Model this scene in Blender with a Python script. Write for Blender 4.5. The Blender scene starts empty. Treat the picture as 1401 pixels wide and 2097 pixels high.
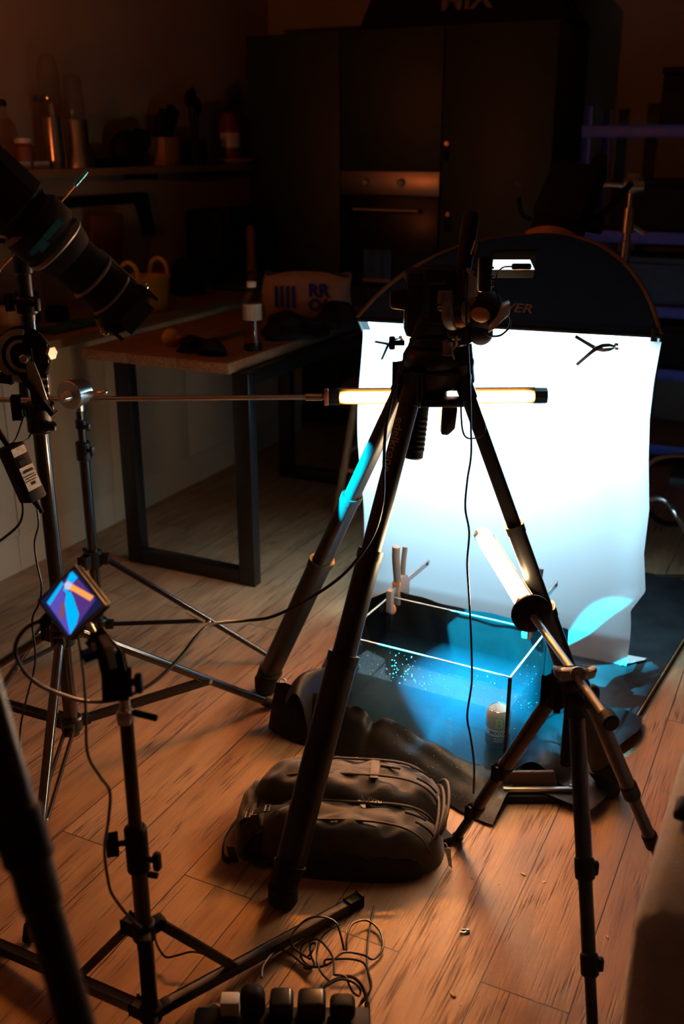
import bpy, bmesh, math, random
from mathutils import Vector, Matrix
random.seed(7)
V = Vector
sc = bpy.context.scene
COL = sc.collection

# ------------------------------------------------------------------ camera, world, exposure, lights
PITCH = math.radians(20.0); FPX = 2039.0; EYE = V((0, 0, 1.6))
cam_d = bpy.data.cameras.new('camera'); cam = bpy.data.objects.new('camera', cam_d); COL.objects.link(cam)
cam.location = EYE; cam.rotation_euler = (math.radians(70), 0, 0)
cam_d.sensor_fit = 'VERTICAL'; cam_d.sensor_height = 36.0; cam_d.lens = FPX / 2097 * 36.0
cam_d.clip_start = 0.02; cam_d.clip_end = 60
cam_d.dof.use_dof = True; cam_d.dof.focus_distance = 2.42; cam_d.dof.aperture_fstop = 2.8
sc.camera = cam
sc.view_settings.view_transform = 'Standard'; sc.view_settings.look = 'None'
sc.view_settings.gamma = 1.0; sc.view_settings.use_curve_mapping = False
sc.view_settings.exposure = 0.15
sc.cycles.use_denoising = True
sc.cycles.max_bounces = 8; sc.cycles.diffuse_bounces = 3; sc.cycles.glossy_bounces = 4
sc.cycles.transparent_max_bounces = 24; sc.cycles.volume_bounces = 1
sc.cycles.sample_clamp_indirect = 6.0
sc.cycles.caustics_reflective = False; sc.cycles.caustics_refractive = False
w = bpy.data.worlds.new('night'); sc.world = w; w.use_nodes = True
w.node_tree.nodes['Background'].inputs[0].default_value = (0.05, 0.045, 0.04, 1)
w.node_tree.nodes['Background'].inputs[1].default_value = 0.02

SPOT_TIP = V((-0.44, 2.12, 1.27)); _az, _el = math.radians(24.5), math.radians(-46)
SPOT_DIR = V((math.cos(_el) * math.cos(_az), math.cos(_el) * math.sin(_az), math.sin(_el))); SPOT_EXIT = SPOT_TIP - SPOT_DIR * .088      # the lamp sits inside the snoot
SPOT_POWER = 4300.0
TUBE_ORANGE = 1300.0; TUBE_WARM = 95.0; SOFTBOX_LEVEL = 12.0; LAMP_LEVEL = 560.0

sd = bpy.data.lights.new('spot_beam', 'SPOT'); so = bpy.data.objects.new('spot_beam', sd); COL.objects.link(so)
sd.energy = SPOT_POWER; sd.color = (0.0, 0.62, 1.0); sd.spot_size = math.radians(26.5); sd.spot_blend = 0.12
sd.shadow_soft_size = 0.003
so.location = SPOT_EXIT; 
_h = V((-math.sin(_az), math.cos(_az), 0)); _v = -_h.cross(SPOT_DIR) if (-_h.cross(SPOT_DIR)).z > 0 else _h.cross(SPOT_DIR)
_lx = (_h * .30 + _v * .954).normalized(); _ly = (-SPOT_DIR).cross(_lx)     # the shutters cut the beam to a slanted oval
so.rotation_mode = 'QUATERNION'; so.rotation_quaternion = Matrix((_lx, _ly, -SPOT_DIR)).transposed().to_quaternion(); so.scale = (1.0, 0.62, 1.0)

# ------------------------------------------------------------------ places
CP, SP = math.cos(PITCH), math.sin(PITCH)
def px(u, v, t):            # a point of the room seen at u, v, at depth t
    x, y = (u - 700.5) / FPX, (v - 1048.5) / FPX
    return EYE + t * V((x, CP - y * SP, -SP - y * CP))
def gz(u, v, z=0.0):        # the same at height z
    x, y = (u - 700.5) / FPX, (v - 1048.5) / FPX
    d = V((x, CP - y * SP, -SP - y * CP))
    return EYE + d * ((z - 1.6) / d.z)
RA = math.radians(26.0)
D1 = V((math.sin(RA), math.cos(RA), 0)); D2 = V((math.cos(RA), -math.sin(RA), 0)); UP = V((0, 0, 1))
def rm(a, b, z=0.0):        # room axes: a along the left wall, b across
    return D1 * a + D2 * b + UP * z
ROOM = Matrix((D1, -D2, UP)).transposed()       # columns: a, -b, z

# ------------------------------------------------------------------ mesh helper
class B:
    def __init__(s): s.bm = bmesh.new()
    def _mi(s, faces, mi):
        for f in faces: f.material_index = mi
    def box(s, c, size, rot=None, bev=0.0, mi=0, seg=2):
        r = bmesh.ops.create_cube(s.bm, size=1.0); vs = r['verts']
        M = Matrix.Diagonal(V(size)).to_4x4()
        if rot is not None: M = rot.to_4x4() @ M
        M = Matrix.Translation(V(c)) @ M
        for v in vs: v.co = M @ v.co
        fs = list({f for v in vs for f in v.link_faces})
        if bev > 0:
            es = list({e for v in vs for e in v.link_edges})
            r2 = bmesh.ops.bevel(s.bm, geom=es, offset=bev, segments=seg, profile=0.5, affect='EDGES')
            fs = list(set(r2['faces']) | {f for f in fs if f.is_valid})
        s._mi(fs, mi); return s
    def frame(s, p, q, up=None):
        d = (V(q) - V(p)); L = d.length; d.normalize()
        u = V(up) if up is not None else (UP if abs(d.z) < 0.95 else V((1, 0, 0)))
        x = u.cross(d).normalized(); y = d.cross(x).normalized()
        return Matrix((x, y, d)).transposed(), L
    def bar(s, p, q, w, h, up=None, bev=0.0, mi=0):
        R, L = s.frame(p, q, up)
        return s.box((V(p) + V(q)) / 2, (w, h, L), R, bev, mi)
    def lathe(s, p, q, prof, n=24, mi=0, caps=True):   # prof: (radius, height along p->q in metres)
        R, L = s.frame(p, q)
        rings = []
        for r, h in prof:
            ring = []
            for k in range(n):
                a = 2 * math.pi * k / n
                ring.append(s.bm.verts.new(V(p) + R @ V((r * math.cos(a), r * math.sin(a), h))))
            rings.append(ring)
        fs = []
        for i in range(len(rings) - 1):
            for k in range(n):
                fs.append(s.bm.faces.new((rings[i][k], rings[i][(k + 1) % n], rings[i + 1][(k + 1) % n], rings[i + 1][k])))
        if caps and prof[0][0] > 1e-5: fs.append(s.bm.faces.new(rings[0][::-1]))
        if caps and prof[-1][0] > 1e-5: fs.append(s.bm.faces.new(rings[-1]))
        s._mi(fs, mi); return s
    def cyl(s, p, q, r1, r2=None, n=20, mi=0, bev=0.0):
        r2 = r1 if r2 is None else r2; L = (V(q) - V(p)).length
        if bev > 0:
            return s.lathe(p, q, [(r1 - bev, 0), (r1, bev), (r2, L - bev), (r2 - bev, L)], n, mi)
        return s.lathe(p, q, [(r1, 0), (r2, L)], n, mi)
    def ell(s, c, r, rot=None, n=20, m=12, mi=0):
        res = bmesh.ops.create_uvsphere(s.bm, u_segments=n, v_segments=m, radius=1.0)
        M = Matrix.Diagonal(V(r)).to_4x4()
        if rot is not None: M = rot.to_4x4() @ M
        M = Matrix.Translation(V(c)) @ M
        for v in res['verts']: v.co = M @ v.co
        s._mi({f for v in res['verts'] for f in v.link_faces}, mi); return s
    def tube(s, pts, r, n=8, mi=0, sub=6, closed=False, flat=None):
        P = [V(p) for p in pts]
        if sub > 1 and len(P) > 2: P = catmull(P, sub, closed)
        rings = []; prev = None
        for i, p in enumerate(P):
            a = P[i - 1] if (i > 0 or closed) else P[i]; b = P[(i + 1) % len(P)] if (i < len(P) - 1 or closed) else P[i]
            d = (b - a).normalized() if (b - a).length > 1e-9 else UP
            if prev is None: prev = d.orthogonal().normalized() if flat is None else V(flat)
            x = (prev - d * prev.dot(d)); x = x.normalized() if x.length > 1e-6 else d.orthogonal().normalized()
            y = d.cross(x); prev = x if flat is None else V(flat)
            rr = r(i / (len(P) - 1)) if callable(r) else r
            rx, ry = rr if isinstance(rr, tuple) else (rr, rr)
            rings.append([s.bm.verts.new(p + x * (rx * math.cos(2 * math.pi * k / n)) + y * (ry * math.sin(2 * math.pi * k / n))) for k in range(n)])
        fs = []
        m = len(rings)
        for i in range(m if closed else m - 1):
            A, C = rings[i], rings[(i + 1) % m]
            for k in range(n): fs.append(s.bm.faces.new((A[k], A[(k + 1) % n], C[(k + 1) % n], C[k])))
        if not closed: fs.append(s.bm.faces.new(rings[0][::-1])); fs.append(s.bm.faces.new(rings[-1]))
        s._mi(fs, mi); return s
    def grid(s, f, nu, nv, mi=0, thick=0.0, wrap=False):
        G = [[s.bm.verts.new(f(i / nu, j / nv)) for j in range(nv + 1)] for i in range(nu if wrap else nu + 1)]
        fs = []
        for i in range(nu):
            for j in range(nv):
                a, b = G[i], G[(i + 1) % len(G)]
                fs.append(s.bm.faces.new((a[j], b[j], b[j + 1], a[j + 1])))
        s._mi(fs, mi)
        if thick:
            s.bm.normal_update()
            r = bmesh.ops.solidify(s.bm, geom=fs, thickness=thick)
            s._mi([g for g in r['geom'] if isinstance(g, bmesh.types.BMFace)], mi)
        return s
    def prism(s, pts, ext, mi=0, bev=0.0):
        a = [s.bm.verts.new(V(p)) for p in pts]; b = [s.bm.verts.new(V(p) + V(ext)) for p in pts]
        n = len(a); fs = [s.bm.faces.new(a[::-1]), s.bm.faces.new(b)]
        for k in range(n): fs.append(s.bm.faces.new((a[k], a[(k + 1) % n], b[(k + 1) % n], b[k])))
        if bev > 0:
            es = list({e for f in fs for e in f.edges})
            r2 = bmesh.ops.bevel(s.bm, geom=es, offset=bev, segments=2, profile=0.5, affect='EDGES')
            fs = list(set(r2['faces']) | {f for f in fs if f.is_valid})
        s._mi(fs, mi); return s
    def face(s, pts, mi=0):
        f = s.bm.faces.new([s.bm.verts.new(V(p)) for p in pts]); f.material_index = mi; return s
    def mesh(s, me, M=None, fn=None, mi=0):
        n0 = len(s.bm.verts); nf = len(s.bm.faces)
        s.bm.from_mesh(me); s.bm.verts.ensure_lookup_table(); s.bm.faces.ensure_lookup_table()
        for v in s.bm.verts[n0:]:
            v.co = fn(v.co) if fn else (M @ v.co)
        for f in s.bm.faces[nf:]: f.material_index = mi
        return s

def catmull(P, sub, closed=False):
    out = []; n = len(P)
    rng = n if closed else n - 1
    for i in range(rng):
        p0 = P[(i - 1) % n] if (closed or i > 0) else P[i]
        p1, p2 = P[i], P[(i + 1) % n]
        p3 = P[(i + 2) % n] if (closed or i + 2 < n) else p2
        for k in range(sub):
            t = k / sub
            out.append(0.5 * ((2 * p1) + (p2 - p0) * t + (2 * p0 - 5 * p1 + 4 * p2 - p3) * t * t + (3 * p1 - p0 - 3 * p2 + p3) * t ** 3))
    if not closed: out.append(P[-1])
    return out

def obj(name, b, mats, parent=None, ang=38, fix=True):
    me = bpy.data.meshes.new(name); bm = b.bm
    bmesh.ops.remove_doubles(bm, verts=bm.verts, dist=1e-6)
    if fix: bmesh.ops.recalc_face_normals(bm, faces=bm.faces)
    lim = math.radians(ang)
    for f in bm.faces: f.smooth = True
    for e in bm.edges:
        if len(e.link_faces) == 2: e.smooth = e.calc_face_angle(0) < lim
    bm.to_mesh(me); bm.free()
    for m in (mats if isinstance(mats, (list, tuple)) else [mats]): me.materials.append(m)
    o = bpy.data.objects.new(name, me); COL.objects.link(o)
    if parent is not None:
        o.parent = parent
        if parent.type == 'EMPTY': o.matrix_parent_inverse = Matrix.Translation(-parent.location)
    return o
def T(name, label, cat, loc, group=None):
    o = bpy.data.objects.new(name, None); o.empty_display_size = 0.05; COL.objects.link(o); o.location = V(loc)
    o['label'] = label; o['category'] = cat
    if group: o['group'] = group
    return o
def tag(o, label, cat, group=None, kind=None):
    o['label'] = label; o['category'] = cat
    if group: o['group'] = group
    if kind: o['kind'] = kind
    return o
def struct(o): o['kind'] = 'structure'; return o
def text_mesh(s, size=1.0, ext=0.0, bold=0.0, align='CENTER'):
    c = bpy.data.curves.new('txt', 'FONT'); c.body = s; c.size = size; c.extrude = ext; c.offset = bold
    c.align_x = align; c.align_y = 'CENTER'; c.resolution_u = 4
    o = bpy.data.objects.new('txt', c); COL.objects.link(o)
    dg = bpy.context.evaluated_depsgraph_get(); dg.update()
    me = bpy.data.meshes.new_from_object(o.evaluated_get(dg))
    bpy.data.objects.remove(o); bpy.data.curves.remove(c)
    return me

# ------------------------------------------------------------------ materials
def nt(name):
    m = bpy.data.materials.new(name); m.use_nodes = True; t = m.node_tree
    return m, t, t.nodes['Principled BSDF'], t.nodes['Material Output']
def mat(name, col, rough=0.5, metal=0.0, var=0.15, scale=18.0, bump=0.0, bscale=60.0, spec=0.5, trans=0.0, stretch=None, sheen=0.0, coat=0.0):
    m, t, p, out = nt(name)
    tc = t.nodes.new('ShaderNodeTexCoord'); src = tc.outputs['Object']
    if stretch:
        mp = t.nodes.new('ShaderNodeMapping'); mp.inputs['Scale'].default_value = stretch
        t.links.new(src, mp.inputs[0]); src = mp.outputs[0]
    n = t.nodes.new('ShaderNodeTexNoise'); n.inputs['Scale'].default_value = scale; n.inputs['Detail'].default_value = 4
    t.links.new(src, n.inputs['Vector'])
    r = t.nodes.new('ShaderNodeValToRGB')
    r.color_ramp.elements[0].position = 0.3; r.color_ramp.elements[1].position = 0.7
    r.color_ramp.elements[0].color = tuple(c * (1 - var) for c in col) + (1,)
    r.color_ramp.elements[1].color = tuple(min(1, c * (1 + var)) for c in col) + (1,)
    t.links.new(n.outputs['Fac'], r.inputs[0]); t.links.new(r.outputs[0], p.inputs['Base Color'])
    p.inputs['Roughness'].default_value = rough; p.inputs['Metallic'].default_value = metal
    p.inputs['Specular IOR Level'].default_value = spec
    p.inputs['Transmission Weight'].default_value = trans
    if sheen: p.inputs['Sheen Weight'].default_value = sheen
    if coat: p.inputs['Coat Weight'].default_value = coat
    if bump:
        n2 = t.nodes.new('ShaderNodeTexNoise'); n2.inputs['Scale'].default_value = bscale; n2.inputs['Detail'].default_value = 5
        t.links.new(src, n2.inputs['Vector'])
        bp = t.nodes.new('ShaderNodeBump'); bp.inputs['Strength'].default_value = bump; bp.inputs['Distance'].default_value = 0.01
        t.links.new(n2.outputs['Fac'], bp.inputs['Height']); t.links.new(bp.outputs[0], p.inputs['Normal'])
    return m
def glow(name, col, s):
    m, t, p, out = nt(name); t.nodes.remove(p)
    e = t.nodes.new('ShaderNodeEmission'); e.inputs[0].default_value = tuple(col) + (1,); e.inputs[1].default_value = s
    t.links.new(e.outputs[0], out.inputs[0]); return m
def clear(name, tint, gloss=1.0, rough=0.02):
    m, t, p, out = nt(name); t.nodes.remove(p)
    tr = t.nodes.new('ShaderNodeBsdfTransparent'); tr.inputs[0].default_value = tuple(tint) + (1,)
    g = t.nodes.new('ShaderNodeBsdfGlossy'); g.inputs['Roughness'].default_value = rough
    fr = t.nodes.new('ShaderNodeFresnel'); fr.inputs[0].default_value = 1.45
    mu = t.nodes.new('ShaderNodeMath'); mu.operation = 'MULTIPLY'; mu.inputs[1].default_value = gloss
    mx = t.nodes.new('ShaderNodeMixShader')
    ge = t.nodes.new('ShaderNodeNewGeometry'); iv = t.nodes.new('ShaderNodeMath'); iv.operation = 'SUBTRACT'; iv.inputs[0].default_value = 1.0; t.links.new(ge.outputs['Backfacing'], iv.inputs[1])
    m2 = t.nodes.new('ShaderNodeMath'); m2.operation = 'MULTIPLY'; t.links.new(fr.outputs[0], mu.inputs[0]); t.links.new(mu.outputs[0], m2.inputs[0]); t.links.new(iv.outputs[0], m2.inputs[1]); t.links.new(m2.outputs[0], mx.inputs[0])
    t.links.new(tr.outputs[0], mx.inputs[1]); t.links.new(g.outputs[0], mx.inputs[2]); t.links.new(mx.outputs[0], out.inputs[0])
    return m
def translucent(name, col, frac, rough=0.6, bump=0.0):
    m, t, p, out = nt(name)
    tc = t.nodes.new('ShaderNodeTexCoord')
    n = t.nodes.new('ShaderNodeTexNoise'); n.inputs['Scale'].default_value = 5; n.inputs['Detail'].default_value = 3
    t.links.new(tc.outputs['Object'], n.inputs['Vector'])
    p.inputs['Base Color'].default_value = tuple(col) + (1,); p.inputs['Roughness'].default_value = rough
    tl = t.nodes.new('ShaderNodeBsdfTranslucent'); tl.inputs[0].default_value = tuple(col) + (1,)
    mx = t.nodes.new('ShaderNodeMixShader'); mx.inputs[0].default_value = frac
    bp = t.nodes.new('ShaderNodeBump'); bp.inputs['Strength'].default_value = bump; bp.inputs['Distance'].default_value = 0.02
    t.links.new(n.outputs['Fac'], bp.inputs['Height']); t.links.new(bp.outputs[0], p.inputs['Normal'])
    t.links.new(p.outputs[0], mx.inputs[1]); t.links.new(tl.outputs[0], mx.inputs[2]); t.links.new(mx.outputs[0], out.inputs[0])
    return m

M = {}
M['black'] = mat('black_metal', (0.010, 0.0098, 0.0105), 0.32, 0.0, spec=0.4)
M['blackgloss'] = mat('gloss_black_tube', (0.012, 0.012, 0.013), 0.16, 0.0, spec=0.9)
M['matte'] = mat('matte_black', (0.009, 0.009, 0.010), 0.6, spec=0.16)
M['rubber'] = mat('black_rubber', (0.012, 0.012, 0.012), 0.75, spec=0.2, bump=0.1, bscale=200)
M['legmetal'] = mat('dark_bronze_leg', (0.016, 0.0145, 0.0135), 0.36, 0.1, spec=0.35)
M['steel'] = mat('brushed_steel', (0.55, 0.53, 0.5), 0.28, 1.0, stretch=(40, 40, 2))
M['chrome'] = mat('chrome', (0.75, 0.73, 0.7), 0.12, 1.0)
M['alu'] = mat('grey_alloy', (0.42, 0.42, 0.43), 0.38, 0.7)
M['greyplastic'] = mat('grey_plastic', (0.20, 0.20, 0.21), 0.45)
M['white'] = mat('white_plastic', (0.7, 0.68, 0.64), 0.45, var=0.04)
M['label'] = mat('printed_label', (0.55, 0.6, 0.62), 0.4, var=0.3, scale=160)
M['cable'] = mat('black_cable', (0.013, 0.013, 0.013), 0.38, spec=0.5)
M['whitecable'] = mat('white_cable', (0.6, 0.56, 0.5), 0.45)
M['brass'] = mat('brass', (0.62, 0.42, 0.18), 0.3, 1.0)
M['copper'] = mat('copper_pad', (0.50, 0.22, 0.10), 0.5, spec=0.4)
M['greenblack'] = mat('dark_green_lacquer', (0.010, 0.028, 0.014), 0.5, scale=4, var=0.1)
M['cabwhite'] = mat('white_cabinet_front', (0.56, 0.45, 0.32), 0.5, scale=3, var=0.05)
M['oak'] = mat('oak_board', (0.33, 0.19, 0.10), 0.45, stretch=(3, 40, 40), scale=6, var=0.35, bump=0.1)
M['tabletop'] = mat('scaffold_plank', (0.36, 0.20, 0.115), 0.5, stretch=(3, 30, 30), scale=5, var=0.4, bump=0.15)
M['stoolwood'] = mat('stool_wood', (0.42, 0.24, 0.11), 0.4, stretch=(20, 20, 3), scale=5, var=0.25)
M['wall'] = mat('painted_plaster', (0.40, 0.33, 0.27), 0.85, scale=2.5, var=0.06, bump=0.05, bscale=90)
M['wallback'] = mat('painted_plaster_back', (0.25, 0.27, 0.26), 0.85, scale=2.5, var=0.06)
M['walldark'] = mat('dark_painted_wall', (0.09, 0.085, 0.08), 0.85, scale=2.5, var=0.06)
M['ceil'] = mat('ceiling_paint', (0.14, 0.13, 0.12), 0.9, scale=2)
M['oven'] = mat('oven_steel', (0.5, 0.46, 0.42), 0.35, 1.0, stretch=(2, 60, 60))
M['ovenglass'] = mat('oven_glass', (0.008, 0.008, 0.009), 0.28, spec=0.4)
M['blue'] = mat('blue_painted_steel', (0.045, 0.13, 0.95), 0.4, var=0.15)
M['shelfboard'] = mat('chipboard', (0.33, 0.26, 0.18), 0.7, scale=60, var=0.2)
M['yellow'] = mat('yellow_plastic', (0.80, 0.48, 0.02), 0.5)
M['lemon'] = mat('lemon_peel', (0.75, 0.52, 0.04), 0.45, bump=0.3, bscale=220)
M['red'] = mat('red_paint', (0.16, 0.016, 0.011), 0.4)
M['redbrown'] = mat('red_brown_wood', (0.20, 0.06, 0.03), 0.5, stretch=(30, 30, 3))
M['paper'] = mat('woven_sack', (0.55, 0.45, 0.35), 0.8, bump=0.4, bscale=25)
M['blueink'] = mat('blue_ink', (0.02, 0.03, 0.6), 0.7)
M['darkblue'] = mat('dark_blue_carton', (0.03, 0.10, 0.20), 0.6)
M['bagcloth'] = mat('charcoal_nylon', (0.038, 0.032, 0.029), 0.7, bump=0.18, bscale=700, sheen=0.25, var=0.2, scale=30)
M['bagdark'] = mat('black_nylon', (0.012, 0.011, 0.011), 0.8, bump=0.15, bscale=500)
M['piping'] = mat('bag_piping', (0.075, 0.060, 0.052), 0.65)
M['tarp'] = mat('black_tarpaulin', (0.011, 0.0105, 0.0115), 0.42, bump=0.25, bscale=22, spec=0.22)
M['mat'] = mat('black_board', (0.020, 0.021, 0.023), 0.45, bump=0.25, bscale=35, var=0.5, scale=7)
M['matedge'] = mat('raw_board_edge', (0.20, 0.12, 0.05), 0.7)
M['softcloth'] = translucent('softbox_cloth', (0.021, 0.036, 0.044), 0.45)
M['softpipe'] = mat('softbox_piping', (0.16, 0.11, 0.09), 0.6)
M['logo'] = mat('grey_print', (0.42, 0.40, 0.38), 0.6)
M['sheet'] = translucent('white_diffusion_sheet', (0.84, 0.88, 0.90), 0.8, 0.45, bump=0.25)
M['seal'] = mat('black_silicone', (0.006, 0.006, 0.007), 0.35)
M['glass'] = clear('tank_glass', (0.965, 0.985, 0.98))
M['clearplastic'] = clear('clear_plastic', (0.88, 0.86, 0.82), 1.8, 0.06)
M['edge'] = mat('polished_glass_edge', (0.45, 0.62, 0.62), 0.2, trans=0.3, spec=0.8)
M['cupshade'] = mat('grey_upholstery', (0.34, 0.40, 0.52), 0.85, bump=0.3, bscale=180, sheen=0.2)
M['diffuser'] = glow('softbox_diffuser', (0.46, 0.80, 1.0), SOFTBOX_LEVEL)
M['silver'] = mat('silver_cloth', (0.65, 0.67, 0.7), 0.4, 0.4)
M['drop'] = mat('water_drop', (0.75, 0.85, 0.9), 0.08, spec=1.0, trans=0.35, coat=0.5)
M['chip'] = mat('wood_chip', (0.62, 0.45, 0.28), 0.7)
M['canmetal'] = mat('can_aluminium', (0.72, 0.72, 0.72), 0.22, 1.0)
M['bluegrip_glint'] = mat('blue_anodised_and_glint', (0.05, 0.45, 0.75), 0.3, 0.3)  # blue stick grips; also the sheet's cyan reflection painted on the latch

def floor_material():
    m, t, p, out = nt('oak_planks'); L = t.links.new
    tc = t.nodes.new('ShaderNodeTexCoord')
    br = t.nodes.new('ShaderNodeTexBrick'); br.offset = 0.37; br.offset_frequency = 2
    mp0 = t.nodes.new('ShaderNodeMapping'); mp0.inputs['Location'].default_value = (0.35, -0.076, 0)
    L(tc.outputs['Object'], mp0.inputs[0]); L(mp0.outputs[0], br.inputs['Vector'])
    br.inputs['Color1'].default_value = (0, 0, 0, 1); br.inputs['Color2'].default_value = (1, 1, 1, 1); br.inputs['Mortar'].default_value = (0.5, 0.5, 0.5, 1)
    br.inputs['Scale'].default_value = 1.0; br.inputs['Mortar Size'].default_value = 0.0016; br.inputs['Mortar Smooth'].default_value = 0.3
    br.inputs['Brick Width'].default_value = 1.9; br.inputs['Row Height'].default_value = 0.182
    # shift the grain plank by plank
    sh = t.nodes.new('ShaderNodeVectorMath'); sh.operation = 'SCALE'; sh.inputs['Scale'].default_value = 9.0
    L(br.outputs['Color'], sh.inputs[0])
    ad = t.nodes.new('ShaderNodeVectorMath'); ad.operation = 'ADD'; L(mp0.outputs[0], ad.inputs[0]); L(sh.outputs[0], ad.inputs[1])
    mp = t.nodes.new('ShaderNodeMapping'); mp.inputs['Scale'].default_value = (0.9, 5.5, 1); L(ad.outputs[0], mp.inputs[0])
    n1 = t.nodes.new('ShaderNodeTexNoise'); n1.inputs['Scale'].default_value = 1.6; n1.inputs['Detail'].default_value = 2; n1.inputs['Distortion'].default_value = 0.6
    L(mp.outputs[0], n1.inputs['Vector'])
    mul = t.nodes.new('ShaderNodeMath'); mul.operation = 'MULTIPLY'; mul.inputs[1].default_value = 26.0; L(n1.outputs['Fac'], mul.inputs[0])
    fr = t.nodes.new('ShaderNodeMath'); fr.operation = 'SINE'; L(mul.outputs[0], fr.inputs[0])
    mr = t.nodes.new('ShaderNodeMapRange'); mr.inputs['From Min'].default_value = 0.25; mr.inputs['From Max'].default_value = 1.0; L(fr.outputs[0], mr.inputs['Value'])
    mpf = t.nodes.new('ShaderNodeMapping'); mpf.inputs['Scale'].default_value = (9, 190, 1); L(ad.outputs[0], mpf.inputs[0])
    n2 = t.nodes.new('ShaderNodeTexNoise'); n2.inputs['Scale'].default_value = 1.0; n2.inputs['Detail'].default_value = 4; L(mpf.outputs[0], n2.inputs['Vector'])
    mrf = t.nodes.new('ShaderNodeMapRange'); mrf.inputs['From Min'].default_value = 0.48; mrf.inputs['From Max'].default_value = 0.68; L(n2.outputs['Fac'], mrf.inputs['Value'])
    pore = t.nodes.new('ShaderNodeMath'); pore.operation = 'MULTIPLY'; L(mr.outputs[0], pore.inputs[0]); L(mrf.outputs[0], pore.inputs[1])
    pore2 = t.nodes.new('ShaderNodeMath'); pore2.operation = 'MULTIPLY_ADD'; pore2.inputs[1].default_value = 0.95; L(pore.outputs[0], pore2.inputs[0])
    sm = t.nodes.new('ShaderNodeMath'); sm.operation = 'MULTIPLY'; sm.inputs[1].default_value = 0.22; L(mrf.outputs[0], sm.inputs[0]); L(sm.outputs[0], pore2.inputs[2])
    cr = t.nodes.new('ShaderNodeMix'); cr.data_type = 'RGBA'
    cr.inputs[6].default_value = (0.36, 0.205, 0.105, 1); cr.inputs[7].default_value = (0.44, 0.27, 0.145, 1)
    L(br.outputs['Color'], cr.inputs[0])
    n3 = t.nodes.new('ShaderNodeTexNoise'); n3.inputs['Scale'].default_value = 3.5; n3.inputs['Detail'].default_value = 5; L(mp.outputs[0], n3.inputs['Vector'])
    cv = t.nodes.new('ShaderNodeMix'); cv.data_type = 'RGBA'; cv.blend_type = 'MULTIPLY'; cv.inputs[7].default_value = (0.62, 0.55, 0.5, 1)
    mr3 = t.nodes.new('ShaderNodeMapRange'); mr3.inputs['From Min'].default_value = 0.45; mr3.inputs['From Max'].default_value = 0.75; L(n3.outputs['Fac'], mr3.inputs['Value'])
    L(mr3.outputs[0], cv.inputs[0]); L(cr.outputs[2], cv.inputs[6])
    dk = t.nodes.new('ShaderNodeMix'); dk.data_type = 'RGBA'; dk.inputs[7].default_value = (0.10, 0.052, 0.026, 1)
    L(pore2.outputs[0], dk.inputs[0]); L(cv.outputs[2], dk.inputs[6])
    gp = t.nodes.new('ShaderNodeMix'); gp.data_type = 'RGBA'; gp.inputs[7].default_value = (0.02, 0.011, 0.006, 1)
    L(br.outputs['Fac'], gp.inputs[0]); L(dk.outputs[2], gp.inputs[6]); L(gp.outputs[2], p.inputs['Base Color'])
    p.inputs['Roughness'].default_value = 0.46; p.inputs['Specular IOR Level'].default_value = 0.4
    hb = t.nodes.new('ShaderNodeMath'); hb.operation = 'ADD'; L(pore2.outputs[0], hb.inputs[0]); L(br.outputs['Fac'], hb.inputs[1])
    bp = t.nodes.new('ShaderNodeBump'); bp.invert = True; bp.inputs['Strength'].default_value = 0.35; bp.inputs['Distance'].default_value = 0.004
    L(hb.outputs[0], bp.inputs['Height']); L(bp.outputs[0], p.inputs['Normal'])
    return m
M['floor'] = floor_material()

# ------------------------------------------------------------------ the room
A0, A1, B0, B1, HT = -1.6, 5.93, -3.40, 2.3, 2.75
fl = B(); fl.box(((A0 + A1) / 2, -(B0 + B1) / 2, -0.03), (A1 - A0, B1 - B0, 0.06))
o = struct(obj('floor', fl, M['floor'])); o.matrix_world = ROOM.to_4x4()
def slab(name, a0, a1, b0, b1, z0, z1, m):
    b = B(); b.box(rm((a0 + a1) / 2, (b0 + b1) / 2, (z0 + z1) / 2), (a1 - a0, b1 - b0, z1 - z0), ROOM); return struct(obj(name, b, m))
slab('wall_left', A0, A1, B0 - 0.1, B0, 0, HT, M['wall'])
slab('wall_back', A1, A1 + 0.1, B0 - 0.1, B1 + 0.1, 0, HT, M['wallback'])
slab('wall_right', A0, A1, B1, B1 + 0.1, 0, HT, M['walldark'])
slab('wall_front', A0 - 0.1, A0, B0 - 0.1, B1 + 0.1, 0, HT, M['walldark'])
slab('ceiling', A0 - 0.1, A1 + 0.1, B0 - 0.1, B1 + 0.1, HT, HT + 0.1, M['ceil'])
slab('baseboard_back', A1 - 0.015, A1, -1.38, B1, 0, 0.11, M['wallback'])

def abox(b, a0, a1, b0, b1, z0, z1, bev=0.0, mi=0):
    return b.box(rm((a0 + a1) / 2, (b0 + b1) / 2, (z0 + z1) / 2), (abs(a1 - a0), abs(b1 - b0), z1 - z0), ROOM, bev, mi)

# globe lamp beside the frame, the red-orange light on the left wall
lp = V((-1.75, 2.2, 1.56))
t = T('floor_lamp', 'red-orange uplighter floor lamp standing left of the frame', 'lamp', V((lp.x, lp.y, 0)))
b = B(); b.cyl(V((lp.x, lp.y, .001)), V((lp.x, lp.y, .02)), .13, n=28, bev=.004); obj('base', b, M['matte'], t)
b = B(); b.cyl(V((lp.x, lp.y, .02)), lp - UP * .12, .011, n=12); obj('pole', b, M['matte'], t)
b = B(); b.lathe(lp - UP * .13, lp, [(.02, 0), (.07, .012), (.12, .06), (.145, .135), (.142, .135), (.117, .064), (.068, .018), (.0, .008)], 32); obj('bowl', b, M['matte'], t)
b = B(); b.ell(lp - UP * .01, (.055, .055, .055)); obj('globe', b, glow('lamp_red_orange', (1.0, .19, .04), LAMP_LEVEL), t)

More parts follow.
